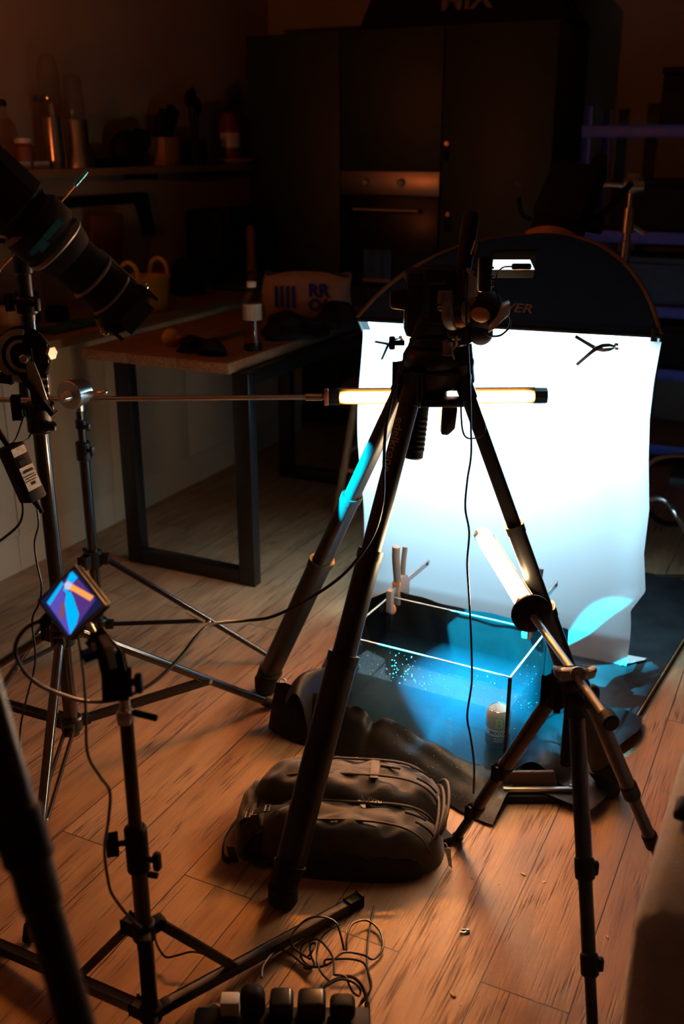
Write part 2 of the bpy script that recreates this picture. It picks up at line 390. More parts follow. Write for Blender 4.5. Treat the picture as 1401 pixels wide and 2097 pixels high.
# base cabinets along the left wall
names = ['white base cabinet nearest the camera, running out of frame under the worktop', 'white base cabinet behind the big black light stand',
         'white base cabinet with a dark finger pull, behind the boom stand', 'white base cabinet behind the left leg of the table',
         'white base cabinet behind the right leg of the table', 'white base cabinet deepest in the corner beside the tall green units']
for i, a0 in enumerate((1.56, 2.16, 2.76, 3.36, 3.96, 4.56)):
    t = T('base_cabinet', names[i], 'cabinet', rm(a0 + 0.3, -3.08, 0), 'white base cabinets under the worktop')
    b = B(); abox(b, a0 + 0.001, a0 + 0.599, -3.395, -2.797, 0.15, 0.86); obj('carcass', b, M['cabwhite'], t)
    b = B(); abox(b, a0 + 0.002, a0 + 0.598, -2.796, -2.776, 0.155, 0.852, 0.002); obj('door', b, M['cabwhite'], t)
    b = B(); abox(b, a0 + 0.001, a0 + 0.599, -2.81, -2.788, 0.0, 0.149); obj('plinth', b, M['cabwhite'], t)
    if i in (1, 2):
        c = rm(a0 + 0.10, -2.773, 0.72)
        b = B(); b.prism([c + D1 * x + UP * z for x, z in ((-.012, .07), (.014, .075), (.018, -.01), (.03, -.09), (-.012, -.10), (-.016, 0))], D2 * 0.012, bev=0.003)
        obj('finger_pull', b, M['matte'], t)
b = B(); abox(b, 1.5, 5.29, -3.40, -2.715, 0.862, 0.90, 0.003)
tag(obj('worktop', b, M['oak']), 'long oak worktop on the white base cabinets along the left wall', 'worktop')

# tall green units with the oven
CW = [(-3.19, -2.60), (-2.598, -2.0), (-1.998, -1.40)]
tl = ['tall dark green larder unit left of the oven', None, 'tall dark green unit with two small black catches right of the oven']
for i in (0, 2):
    b0, b1 = CW[i]
    t = T('tall_cabinet', tl[i], 'cabinet', rm(5.6, (b0 + b1) / 2, 0), 'tall dark green units')
    b = B(); abox(b, 5.327, 5.92, b0, b1, 0.1, 2.2); obj('carcass', b, M['greenblack'], t)
    b = B(); abox(b, 5.305, 5.325, b0 + .002, b1 - .002, 0.105, 2.195, 0.002); obj('door', b, M['greenblack'], t)
    b = B(); abox(b, 5.36, 5.38, b0, b1, 0, 0.1); obj('plinth', b, M['matte'], t)
    if i == 2:
        for z in (1.58, 1.22):
            c = rm(5.298, b0 + 0.05 if z < 1.5 else b0 - 0.035, z)
            if z > 1.5: c = rm(5.298, b0 + .03, z)
            b = B(); b.box(c, (0.014, 0.026, 0.075), ROOM, 0.004); h = obj('catch', b, M['matte'], t)
            b = B(); b.cyl(c + UP * 0.05 - D1 * 0.004, c + UP * 0.05 + D1 * 0.006, 0.012, n=14); obj('catch_knob', b, M['brass'], h)
b0, b1 = CW[1]
t = T('oven_housing', 'tall dark green cabinet that holds the built-in oven', 'cabinet', rm(5.6, (b0 + b1) / 2, 0))
b = B(); abox(b, 5.327, 5.92, b0, b1, 1.49, 2.2); abox(b, 5.327, 5.92, b0, b1, 0.1, 0.86); abox(b, 5.90, 5.92, b0, b1, 0.86, 1.49); obj('carcass', b, M['greenblack'], t)
b = B(); abox(b, 5.305, 5.325, b0 + .002, b1 - .002, 1.492, 2.195, .002); obj('upper_door', b, M['greenblack'], t)
b = B(); abox(b, 5.305, 5.325, b0 + .002, b1 - .002, 0.105, 0.858, .002); obj('lower_door', b, M['greenblack'], t)
t = T('oven', 'built-in oven with steel control panel and dark glass door in the tall units', 'oven', rm(5.6, (b0 + b1) / 2, 0.86))
b = B(); abox(b, 5.33, 5.88, b0 + .01, b1 - .01, 0.865, 1.485); obj('body', b, M['matte'], t)
b = B(); abox(b, 5.30, 5.329, b0 + .003, b1 - .003, 1.362, 1.488, .003); cp = obj('control_panel', b, M['oven'], t)
for bb in (-2.43, -2.22):
    b = B(); b.cyl(rm(5.30, bb, 1.43), rm(5.268, bb, 1.43), 0.023, 0.019, 20, bev=.003); obj('knob', b, M['chrome'], cp)
b = B(); abox(b, 5.30, 5.329, b0 + .003, b1 - .003, 0.87, 1.358, .003); dr = obj('door', b, M['ovenglass'], t)
b = B(); b.cyl(rm(5.262, b0 + .10, 1.285), rm(5.262, b1 - .10, 1.285), 0.012, n=12)
for bb in (b0 + .13, b1 - .13): b.cyl(rm(5.262, bb, 1.285), rm(5.30, bb, 1.285), 0.008, n=8)
obj('handle', b, M['oven'], dr)
# dark box on top of the units, lettered
t = T('storage_box', 'wide black box with lettering on top of the tall green units', 'box', rm(5.6, -2.0, 2.2))
b = B(); b.prism([rm(5.42, -2.55, 2.202), rm(5.42, -1.36, 2.202), rm(5.50, -1.62, 2.52), rm(5.50, -2.44, 2.52)], D1 * 0.36, bev=0.012); obj('case', b, M['matte'], t)
b = B(); b.mesh(text_mesh('MIX', 0.16, 0.002, 0.004), Matrix.Translation(rm(5.418, -1.93, 2.33)) @ Matrix((D2, UP * .97 + D1 * .24, D1 * -1)).transposed().to_4x4()); obj('lettering', b, M['greyplastic'], t)

# wall shelf and what stands on it
t = T('wall_shelf', 'long dark shelf high on the left wall above the worktop', 'shelf', rm(3.4, -3.3, 1.47))
b = B(); abox(b, 1.2, 5.28, -3.399, -3.15, 1.487, 1.52, .002); obj('board', b, M['oak'], t)
for a in (2.0, 3.2, 4.4, 5.1):
    b = B(); abox(b, a - .012, a + .012, -3.398, -3.20, 1.455, 1.486); obj('bracket', b, M['matte'], t)
def on_shelf(u): # place on the shelf seen at column u
    x = (u - 700.5) / FPX
    b_ = -3.27; k = x * 0.94
    # point a*D1 + b*D2 with X = k*Y
    a = b_ * (D2.x - k * D2.y) / (k * D1.y - D1.x)
    return rm(a, b_, 1.521)
def lathe_at(p, prof, n=20): return B().lathe(p, p + UP, prof, n)
def glass_bottle(u, h, r, neck, label, cap='matte', m='clearplastic'):
    p = on_shelf(u); t = T('bottle', label, 'bottle', p, 'bottles on the wall shelf')
    obj('glass', lathe_at(p, [(r * .9, 0), (r, .01), (r, h * .55), (r * .75, h * .68), (neck, h * .8), (neck, h * .93)]), M[m], t)
    obj('stopper', lathe_at(p + UP * h * .93, [(neck * 1.2, 0), (neck * 1.2, h * .07), (neck * .6, h * .1)]), M[cap], t)
glass_bottle(14, 0.27, 0.055, 0.016, 'stoppered glass bottle at the left end of the wall shelf')
p = on_shelf(38); t = T('small_jar', 'small pale jar beside the stoppered bottle on the wall shelf', 'jar', p + D2 * .03)
obj('glass', lathe_at(p + D2 * .03, [(.04, 0), (.042, .02), (.042, .09), (.03, .105)]), M['redbrown'], t); obj('lid', lathe_at(p + D2 * .03 + UP * .105, [(.036, 0), (.036, .02)]), M['white'], t)
b = B(); abox(b, 1.9, 3.62, -3.34, -3.20, 1.521, 1.553, .004); tag(obj('pale_board', b, M['white']), 'pale flat board lying on the wall shelf under the bottles', 'board')
p = on_shelf(112); t = T('blender_jug', 'tall clear jug on a slim steel base, taller of the two on the wall shelf', 'blender', p)
obj('base', lathe_at(p, [(.05, 0), (.05, .05), (.043, .21), (.045, .215)]), M['steel'], t)
obj('jug', lathe_at(p + UP * .215, [(.043, 0), (.05, .02), (.05, .18), (.035, .25), (.008, .262)]), M['clearplastic'], t)
b = B(); b.tube([p + D2 * .05 - D1 * .05 + UP * z for z in (.03, .1, .2, .27)], .011, 8); obj('handle', b, M['greyplastic'], t)
p = on_shelf(152) + D2 * .02; t = T('blender', 'bullet blender with shiny steel base and clear cup on the wall shelf', 'blender', p)
obj('base', lathe_at(p, [(.075, 0), (.072, .035), (.055, .06), (.055, .20), (.05, .21)], 28), M['steel'], t)
obj('cup', lathe_at(p + UP * .211, [(.044, 0), (.047, .02), (.043, .16), (.03, .185), (.006, .19)]), M['clearplastic'], t)
b = B(); abox(b, 2.75 + 1.15, 2.75 + 1.4, -3.36, -3.20, 1.521, 1.56, .006); tag(obj('chopping_tray', b, M['matte']), 'low black tray on the wall shelf between blender and knife block', 'tray')
p = on_shelf(262); b = B(); b.ell(p + UP * .085, (.12, .06, .085), ROOM); b.ell(p + UP * .12 + D1 * .1, (.07, .05, .06), ROOM); tag(obj('folded_cloth', b, M['matte']), 'dark rumpled cloth heap on the wall shelf left of the knives', 'cloth')
p = on_shelf(335); t = T('knife_block', 'pale wooden knife block with upright black handled knives on the wall shelf', 'knife block', p)
b = B(); b.box(p + UP * .07, (.14, .11, .14), ROOM, .006); obj('block', b, M['stoolwood'], t)
for k, (da, dz, tl_) in enumerate(((-.05, .14, .10), (-.025, .14, .13), (.0, .14, .12), (.025, .14, .15), (.05, .14, .13))):
    q = p + D1 * da + UP * dz; e = q + UP * tl_ + D1 * (.03 + .012 * k); b = B(); b.bar(q, e, .022, .028, bev=.006); obj('knife', b, M['matte'], t)
p = on_shelf(400); t = T('utensil_pot', 'black pot of dark utensils right of the knife block', 'pot', p)
obj('pot', lathe_at(p, [(.06, 0), (.065, .02), (.065, .13), (.058, .13), (.055, .03)]), M['matte'], t)
for da, ln in ((-.03, .30), (.0, .32), (.03, .27)):
    b = B(); b.tube([p + D1 * da * .5 + UP * .02, p + D1 * da + UP * ln * .7, p + D1 * da * 1.3 + UP * ln], .006, 6); b.ell(p + D1 * da * 1.4 + UP * (ln + .03), (.032, .012, .045), ROOM); obj('utensil', b, M['matte'], t)
p = on_shelf(466) + D2 * .06; t = T('dish', 'shallow pale dish at the right end of the wall shelf', 'dish', p)
obj('bowl', lathe_at(p, [(.04, 0), (.10, .02), (.11, .03), (.10, .03), (.04, .01)]), M['stoolwood'], t)
p = on_shelf(512) - D1 * .22; t = T('fire_extinguisher', 'dull red extinguisher bottle at the far end of the wall shelf', 'fire extinguisher', p)
obj('cylinder', lathe_at(p, [(.055, 0), (.06, .015), (.06, .22), (.045, .27), (.02, .285)]), M['red'], t)
b = B(); b.box(p + UP * .30, (.05, .03, .03), ROOM, .004); b.bar(p + UP * .32, p + UP * .345 - D2 * .0 + D1 * .09, .02, .01); obj('valve', b, M['matte'], t)
b = B(); b.grid(lambda i, j: p + V((0.0608 * math.cos(i * 2.4 - 2.6), 0.0608 * math.sin(i * 2.4 - 2.6), .09 + .08 * j)), 10, 1); obj('label_band', b, M['label'], t)

# things hanging and standing under the shelf
t = T('knife_rack', 'black magnetic knife rail on the wall below the shelf', 'knife rack', rm(4.4, -3.38, 1.36))
b = B(); abox(b, 3.85, 4.55, -3.399, -3.375, 1.335, 1.385, .004); obj('rail', b, M['matte'], t)
b = B(); b.prism([rm(4.42, -3.374, 1.38), rm(4.55, -3.374, 1.38), rm(4.60, -3.374, 1.17), rm(4.50, -3.374, 1.17)], D2 * .004); obj('cleaver', b, M['matte'], t)
def on_top(u, b_=-3.2, z=0.901):
    x = (u - 700.5) / FPX
    # iterate for the depth of a point at height z
    a = 3.5
    for _ in range(30):
        P = rm(a, b_, z); t_ = (P.y * CP + (1.6 - z) * SP); uu = P.x / t_
        a += (x - uu) * 3
    return rm(a, b_, z)
p = on_top(225, -3.32); b = B(); b.box(p + UP * .20, (.24, .02, .40), ROOM @ Matrix.Rotation(math.radians(6), 3, 'X'), .006); tag(obj('chopping_board', b, M['redbrown']), 'red-brown chopping board leaning on the wall behind the worktop', 'chopping board')
p = on_top(450, -3.15); t = T('coffee_machine', 'large black machine on the worktop before the tall units', 'coffee machine', p)
b = B(); b.box(p + UP * .2, (.30, .24, .38), ROOM, .02); obj('housing', b, M['matte'], t)
b = B(); b.box(p + UP * .36 + D2 * .13, (.24, .05, .10), ROOM, .01); obj('brew_head', b, M['matte'], t)
p = on_top(385, -3.0); t = T('kettle', 'squat black kettle on the worktop left of the coffee machine', 'kettle', p)
obj('body', lathe_at(p, [(.085, 0), (.09, .02), (.075, .13), (.05, .17), (.015, .18)]), M['matte'], t)
b = B(); b.tube([p + D1 * .06 + UP * .15, p + D1 * .13 + UP * .17, p + D1 * .14 + UP * .08, p + D1 * .085 + UP * .03], .011, 8); obj('handle', b, M['matte'], t)
p = on_top(300, -2.86); t = T('bucket', 'yellow plastic tub with a looped handle on the worktop', 'tub', p)
b = B(); b.lathe(p, p + UP, [(.085, 0), (.095, .01), (.115, .15), (.12, .155), (.112, .15), (.085, .02), (0.0, .018)], 28); obj('tub', b, M['yellow'], t)
for s_ in (-1, 1):
    b = B(); b.tube([p + D1 * (.112 * s_) + D2 * x + UP * z for x, z in ((-.05, .145), (-.04, .20), (0, .225), (.04, .20), (.05, .145))], .010, 8); obj('handle', b, M['yellow'], t)
p = on_top(118, -3.02); t = T('blender_beaker', 'clear ribbed beaker with dark base on the worktop behind the spotlight', 'beaker', p)
obj('base', lathe_at(p, [(.05, 0), (.05, .05), (.04, .06)]), M['matte'], t); obj('beaker', lathe_at(p + UP * .06, [(.04, 0), (.05, .02), (.055, .16), (.05, .165)]), M['clearplastic'], t)
for u, bb, c, lab in ((60, -3.1, 'darkblue', 'small dark pot on the worktop behind the light stand'), (20, -3.0, 'copper', 'small copper tin on the worktop at the frame edge')):
    p = on_top(u, bb); t = T('pot', lab, 'pot', p); obj('body', lathe_at(p, [(.045, 0), (.05, .01), (.05, .11), (.046, .115)]), M[c], t); obj('lid', lathe_at(p + UP * .115, [(.05, 0), (.05, .012), (.01, .02)]), M['matte'], t)
for u, bb, lab in ((130, -2.86, 'flat green cloth on the worktop left of the yellow tub'), (205, -2.85, 'flat green cloth on the worktop beside the yellow tub')):
    p = on_top(u, bb); b = B(); b.grid(lambda i, j: p + D1 * (i * .26 - .13) + D2 * (j * .14 - .07) + UP * (.006 + .004 * math.sin(9 * i + 5 * j)), 10, 6, thick=.004); tag(obj('green_cloth', b, mat('green_cloth', (.02, .13, .05), .8)), lab, 'cloth')
p = on_top(505, -2.86); b = B(); b.box(p + UP * .012, (.30, .28, .022), ROOM, .004); tag(obj('green_mat', b, mat('green_mat', (.03, .12, .07), .7)), 'thin dark green cutting mat on the worktop beside the sack', 'cutting mat')
p = on_top(516, -3.0); t = T('pepper_mill', 'tall pale pepper mill on the worktop left of the sack', 'pepper mill', p)
obj('body', lathe_at(p, [(.035, 0), (.037, .02), (.026, .14), (.028, .26), (.022, .30)]), M['oak'], t); obj('knob', lathe_at(p + UP * .30, [(.022, 0), (.026, .02), (.02, .045), (.006, .05)]), M['matte'], t)

# the white sack with blue print
p = gz(630, 648, .8835); t = T('sack', 'off-white sack with blue printed letters at the far end of the table', 'sack', p)
def sackf(i, j):
    th = 2 * math.pi * i; z = j
    fl_ = math.sin(math.pi * min(1, max(0, .06 + .94 * z))) ** .45
    x = .20 * math.copysign(abs(math.cos(th)) ** .6, math.cos(th)) * (1 + .03 * math.sin(7 * z + 3 * th)); y = .10 * math.copysign(abs(math.sin(th)) ** .7, math.sin(th)) * fl_
    return p + XR * x + YR * y + UP * (.19 * z + .012 * math.sin(3 * th) * z)
XR = (D2 * .93 + D1 * .25).normalized(); YR = UP.cross(XR)
b = B(); b.grid(sackf, 40, 14, wrap=True); obj('sacking', b, M['paper'], t)
b = B()
def onsack(x, z): return p + XR * x + YR * (-.101) + UP * z
for k in range(4): b.prism([onsack(-.125 + .026 * k, .145), onsack(-.112 + .026 * k, .15), onsack(-.110 + .026 * k, .05), onsack(-.127 + .026 * k, .055)], YR * -.003)
obj('stripe_print', b, M['blueink'], t); b = B(); b.mesh(text_mesh('RR', .078, .002, .003), Matrix.Translation(onsack(.075, .128)) @ Matrix((XR, UP, -YR)).transposed().to_4x4())
b.mesh(text_mesh('O6', .07, .002, .003), Matrix.Translation(onsack(.075, .065)) @ Matrix((XR, UP, -YR)).transposed().to_4x4())
obj('letter_print', b, M['blueink'], t)

# cloth over the foot of the oven door, seen past the softbox
t = T('tea_towel', 'dark teal cloth hanging low against the oven door', 'towel', rm(5.28, -2.36, .98))
b = B(); b.grid(lambda i, j: rm(5.287 - .006 * abs(math.sin(7 * i + 2)), -2.44 + .17 * i, .885 + .185 * j), 20, 12, thick=.003); obj('cloth', b, M['darkblue'], t, ang=70)
b = B(); b.grid(lambda i, j: rm(5.278 - .006 * abs(math.sin(7 * i + 2)), -2.44 + .17 * i, .892 + .018 * j), 20, 2, thick=.001); obj('woven_stripe', b, M['copper'], t, ang=70)

# ------------------------------------------------------------------ blue shelving in the far right corner
t = T('shelving_unit', 'blue steel shelving with chipboard shelves in the far right corner', 'shelving', rm(5.5, -.45, 0))
def shp(u, z, a): # room position on plane a seen at column u at height z
    x = (u - 700.5) / FPX; bb = 0
    for _ in range(30):
        P = rm(a, bb, z); bb += (x - P.x / (P.y * CP + (1.6 - z) * SP)) * 4
    return bb
SA0, SA1 = 5.28, 5.75; SB0 = shp(1193, 1.69, SA0); SB1 = SB0 + 1.5
for (a, bb) in ((SA0, SB0), (SA0, SB1), (SA1, SB0), (SA1, SB1)):
    b = B(); abox(b, a - .004, a + .044, bb, bb + .004, 0, 1.80); abox(b, a - .004, a, bb, bb + .044, 0, 1.80); obj('post', b, M['blue'], t)
for z in (.13, .53, .845, 1.205, 1.70):
    b = B(); abox(b, SA0 - .02, SA0 - .004, SB0, SB1 + .04, z - .045, z + .012, .003); obj('beam', b, M['blue'], t)
    b = B(); abox(b, SA0, SA1 + .03, SB0 + .006, SB1 + .03, z - .006, z + .006); obj('shelf', b, M['shelfboard'], t)
def crate(b0, b1, z, h, m, lab, name='storage_case', cat='case', d=.34):
    t = T(name, lab, cat, rm(5.5, (b0 + b1) / 2, z)); b = B(); abox(b, 5.30, 5.30 + d, b0, b1, z + .001, z + h - .03, .012); obj('tub', b, M[m], t)
    b = B(); abox(b, 5.295, 5.305 + d, b0 - .006, b1 + .006, z + h - .029, z + h, .006); obj('lid', b, M[m], t)
crate(SB0 + .36, SB0 + .95, 1.707, .26, 'matte', 'black case on top of the blue shelving')
crate(SB0 + .99, SB0 + 1.4, 1.707, .36, 'matte', 'taller black case at the right end on top of the blue shelving')
crate(SB0 + .16, SB0 + .60, 1.212, .25, 'matte', 'black case on the second shelf of the blue shelving, behind the chrome stand')
crate(SB0 + .66, SB0 + .98, 1.212, .22, 'redbrown', 'red-brown box on the second shelf of the blue shelving')
crate(SB0 + .20, SB0 + .72, .852, .24, 'darkblue', 'dark blue tub on the middle shelf of the blue shelving')
crate(SB0 + .80, SB0 + 1.3, .852, .22, 'matte', 'black case on the middle shelf of the blue shelving')
crate(SB0 + .3, SB0 + .9, .537, .22, 'matte', 'black case on the lower shelf of the blue shelving')

# ------------------------------------------------------------------ table, stool, what lies on the table
t = T('table', 'high wooden table with rough plank top and black steel frame legs', 'table', rm(3.7, -2.2, 0))
b = B()
for k in range(3): abox(b, 2.985, 4.42, -2.575 + .223 * k, -2.575 + .223 * k + .2215, .842, .882, .004)
obj('tabletop', b, M['tabletop'], t)
for a in (3.03, 4.30):
    f = B(); abox(f, a, a + .05, -2.46, -2.39, .0, .841, .003); obj('leg', f, M['black'], t)
    f = B(); abox(f, a, a + .05, -1.925, -1.855, .0, .841, .003); obj('leg', f, M['black'], t)
    f = B(); abox(f, a, a + .05, -2.389, -1.926, .0, .06, .003); obj('foot_bar', f, M['black'], t)
b = B(); abox(b, 3.081, 4.299, -1.925, -1.855, .79, .841, .003); obj('rail', b, M['black'], t)
t = T('stool', 'round-seated wooden stool behind the table, half hidden by the white sheet', 'stool', (.17, 4.42, 0))
c = V((.17, 4.42, 0))
b = B(); b.lathe(c + UP * .575, c + UP, [(.14, 0), (.17, .008), (.175, .022), (.165, .034), (.10, .030), (0.0, .026)], 32); obj('seat', b, M['stoolwood'], t)
ft = []
for ang in (200, 290, 20, 110):
    r = V((math.cos(math.radians(ang)), math.sin(math.radians(ang)), 0)); b = B()
    b.cyl(c + r * .21 + UP * .0, c + r * .11 + UP * .578, .018, .016, 12); obj('leg', b, M['stoolwood'], t); ft.append(r)
for k in range(4):
    z = .30 if k % 2 else .22; f_ = .21 - .10 * z / .578; b = B(); b.cyl(c + ft[k] * f_ + UP * z, c + ft[(k + 1) % 4] * f_ + UP * z, .010, n=10); obj('rung', b, M['stoolwood'], t)
def on_table(u, v, z=.8825): return gz(u, v, z)
p = on_table(519, 716); t = T('jar_bottle', 'clear plastic bottle with a printed band and dark foot standing on the table', 'bottle', p)
obj('foot', lathe_at(p, [(.034, 0), (.036, .012), (.034, .02)]), M['matte'], t)
obj('bottle', lathe_at(p + UP * .02, [(.034, 0), (.036, .01), (.034, .06), (.036, .10), (.036, .165), (.03, .185), (.016, .205), (.016, .215)], 28), M['clearplastic'], t)
b = B(); b.lathe(p + UP * .115, p + UP, [(.0365, 0), (.0365, .06)], 28, caps=False); obj('label_band', b, M['paper'], t, fix=False)
obj('cap', lathe_at(p + UP * .235, [(.018, 0), (.018, .02), (.015, .022)]), M['white'], t)
p = on_table(351, 708); b = B(); b.ell(p + UP * .034, (.038, .034, .034), ROOM); b.ell(p + UP * .034 + D2 * .036, (.012, .01, .01), ROOM); tag(obj('lemon', b, M['lemon']), 'yellow lemon lying on the table', 'lemon')
def lump(name, u, v, r, h, lab, cat, m='matte', seed=1):
    p = on_table(u, v); rnd = random.Random(seed); ph = [rnd.uniform(0, 6) for _ in range(6)]
    def f(i, j):
        th = 2 * math.pi * i; rr = math.cos(j * math.pi / 2) ** .6; k = 1 + .22 * math.sin(3 * th + ph[0]) + .12 * math.sin(5 * th + ph[1] + 3 * j) + .1 * math.sin(11 * j + ph[2])
        return p + V((r[0] * k * rr * math.cos(th), r[1] * k * rr * math.sin(th), .002 + h * math.sin(j * math.pi / 2) * (1 + .15 * math.sin(2 * th + ph[3]))))
    b = B(); b.grid(f, 28, 9, wrap=True); return tag(obj(name, b, M[m]), lab, cat)
lump('glove', 398, 718, (.07, .05), .05, 'black crumpled glove next to the lemon on the table', 'glove', seed=3)
lump('glove', 437, 727, (.05, .045), .055, 'black balled glove between the lemon and the clear bottle', 'glove', seed=5)
lump('jacket', 596, 690, (.12, .085), .09, 'black crumpled jacket heaped on the table right of the bottle', 'jacket', seed=8)
lump('camera_bag', 690, 672, (.085, .07), .10, 'black soft bag on the table by the softbox', 'bag', seed=11)
p = on_table(455, 690); b = B(); b.box(p + UP * .012, (.22, .09, .022), ROOM, .004); tag(obj('notebook', b, M['oak']), 'thin brown box lying on the table behind the gloves', 'box')

# ------------------------------------------------------------------ black floor board, tarpaulin, tank
MA = math.radians(27.6)
E1 = V((math.sin(MA + .02), math.cos(MA + .02), 0)); E2 = V((E1.y, -E1.x, 0))        # away along the tank side / along its front
FL = V((0.0, 2.503, 0)); FR = FL + E2 * .497; BL = FL + E1 * .30; BR = FR + E1 * .30
t = T('floor_board', 'large flat black board on the floor under the tank and sheet', 'board', (.5, 2.9, 0))
mp = [V((-.17, 2.66, .002)), V((.644, 2.20, .002)), V((1.44, 3.51, .002)), V((.55, 4.02, .002))]
b = B(); b.prism(mp, UP * .018, bev=.002); obj('panel', b, M['mat'], t)
b = B()
for k in range(4):
    p_, q_ = mp[k], mp[(k + 1) % 4]; d = (q_ - p_).normalized(); nrm = V((d.y, -d.x, 0))
    b.box((p_ + q_) / 2 + UP * .008 + nrm * .0032, ((q_ - p_).length, .004, .014), Matrix((d, nrm, UP)).transposed())
obj('edging', b, M['matedge'], t)

t = T('tarpaulin', 'creased black tarpaulin under and around the glass tank', 'tarpaulin', (.2, 2.45, 0))
def wr(x, y): return .010 * math.sin(23 * x + 7 * y) * math.sin(17 * y - 5 * x + 1) + .006 * math.sin(51 * x - 31 * y)
TK = lambda a, c, z=0: FL + E2 * a + E1 * c + UP * z
b = B()
def ground(i, j):
    a = -.13 + .87 * i; c = -.05 + .52 * j
    inside = (-.01 < a < .51) and (-.01 < c < .31)
    z = .0235 + (0 if inside else max(0, .004 + .4 * wr(a, c))) 
    return TK(a + .02 * math.sin(9 * j), c + .02 * math.sin(8 * i + 1), z)
b.grid(ground, 70, 44, thick=.002)
obj('ground_sheet', b, M['tarp'], t, ang=60)
b = B()
def backdrape(i, j):
    a = -.13 + .68 * i; z = .03 + j * (.300 + .004 * math.sin(9 * i) - max(0, (.13 - .68 * i)) * .5)
    c = .316 + .010 * math.sin(19 * i + 2 * j) * (1 - .7 * j) + .006 * math.sin(41 * i + 6 * j) * (1 - .6 * j) + (.03 * (1 - j))
    if i < .2: c -= (.2 - i) * .25
    return TK(a, c, z)
b.grid(backdrape, 60, 18, thick=.002)
obj('back_drape', b, M['tarp'], t, ang=60)
b = B()
def frontflap(i, j):        # rises in front of the tank then folds over and slopes to the floor
    a = -.20 + .735 * i
    top = (.132 - .03 * i if i < .42 else .118 - .145 * (i - .42)) - .030 * math.exp(-((i - .435) / .022) ** 2) + .012 * math.exp(-((i - .50) / .04) ** 2) + .003 * math.sin(37 * i)
    top = max(.034, top)
    if j < .35:
        s = j / .35; return TK(a, -.020 - .012 * s + .004 * math.sin(30 * i), .03 + (top - .03) * s)
    s = (j - .35) / .65
    out = -.032 - (.05 + .10 * i) * s - .010 * math.sin(15 * i) * s - .006 * math.sin(40 * i) * s * (1 - s)
    return TK(a, out, top * (1 - s) ** (.95 + .12 * math.sin(9 * i)) + .006 + .006 * math.sin(19 * i + 9 * s) * math.sin(31 * i - 4 * s) * (1 - s) + .005 * math.sin(26 * i + 4) * s * (1 - s) * 2 + .008 * math.sin(s * math.pi))
b.grid(frontflap, 90, 26, thick=.002)
obj('front_flap', b, M['tarp'], t, ang=60)
b = B()
def leftflap(i, j):
    c = -.10 + .46 * i; top = .13 + .02 * math.sin(10 * i) + .05 * i
    s = j; return TK(-.055 - .075 * s ** 1.4 - .02 * math.sin(14 * i) * s, c, .03 + top * math.sin(s * math.pi * .78))
b.grid(leftflap, 36, 14, thick=.002); obj('side_flap', b, M['tarp'], t, ang=60)
b = B()
def rightflap(i, j):
    c = .02 + .42 * i; s = j
    return TK(.512 + .16 * s + .02 * math.sin(11 * i) * s, c, .026 + .045 * math.sin(math.pi * min(1, s * 1.25)) * (1 - .7 * i) + .007 * abs(math.sin(14 * i + 6 * s)))
b.grid(rightflap, 40, 20, thick=.002); obj('side_flap', b, M['tarp'], t, ang=60)
q = gz(1092, 1587, .04); b = B()
tor = [q + V((.0115 * math.cos(k * math.pi / 8), .0115 * math.sin(k * math.pi / 8) * .75, .0115 * math.sin(k * math.pi / 8) * .66)) for k in range(16)]
b.tube(tor, .0042, 8, closed=True, sub=2); obj('eyelet', b, M['brass'], t, ang=80)
q = gz(579, 1396, .03); b = B(); b.tube([q + V((.009 * math.cos(k * math.pi / 8), .009 * math.sin(k * math.pi / 8) * .75, .009 * math.sin(k * math.pi / 8) * .66)) for k in range(16)], .0035, 8, closed=True, sub=2); obj('eyelet', b, M['steel'], t, ang=80)

# front rail of the stand the tank rests on
t = T('tank_trolley', 'low black trolley frame with an alloy front rail under the tarpaulin', 'trolley', gz(1150, 1640))
r0, r1 = gz(1030, 1642), gz(1222, 1642); d = (r1 - r0).normalized(); nb = V((-d.y, d.x, 0))
b = B(); b.bar(r0 + UP * .012, r1 + UP * .012, .02, .022, bev=.002); obj('lower_rail', b, M['matte'], t)
b = B(); b.bar(r0 + UP * .034 + nb * .006, r1 - d * .05 + UP * .034 + nb * .006, .010, .012, bev=.001); obj('front_rail', b, M['alu'], t)
b = B(); b.box(r1 + UP * .042 - d * .055 + nb * .004, (.012, .012, .03), None, .002); b.cyl(r1 + UP * .05 - d * .075, r1 + UP * .05 - d * .04, .004, n=10); obj('latch', b, M['steel'], t)
b = B(); b.prism([r0 + nb * .016 + UP * .003, r1 + nb * .016 + UP * .003 - d * .09, r1 + nb * .028 + UP * .072 - d * .11, r0 + nb * .03 + UP * .07], nb * .012, bev=.003); obj('side_panel', b, mat('dark_stained_ply', (.045, .022, .014), .5, stretch=(30, 4, 30), var=.4), t)

# ---- tank
ZB, ZT, ZW = .028, .322, .213
TG = .006
t = T('fish_tank', 'rectangular glass tank half full of water, lit cyan, in front of the white sheet', 'tank', TK(.25, .15, ZB))
RT = Matrix((E2, E1, UP)).transposed()
def tb(b, a0, a1, c0, c1, z0, z1, bev=0, mi=0): return b.box(TK((a0 + a1) / 2, (c0 + c1) / 2, (z0 + z1) / 2), (a1 - a0, c1 - c0, z1 - z0), RT, bev, mi)
def pane(a0, a1, c0, c1, z0, z1, nm='glass_panel'):
    b = B(); tb(b, a0, a1, c0, c1, z0, z1); return obj(nm, b, M['glass'], t)
pane(0, .497, 0, TG, ZB + TG, ZT - .0015); pane(0, .497, .30 - TG, .30, ZB + TG, ZT - .0015)
pane(0, TG, TG, .30 - TG, ZB + TG, ZT - .0015); pane(.497 - TG, .497, TG, .30 - TG, ZB + TG, ZT - .0015)
pane(0, .497, 0, .30, ZB, ZB + TG, 'base_panel')
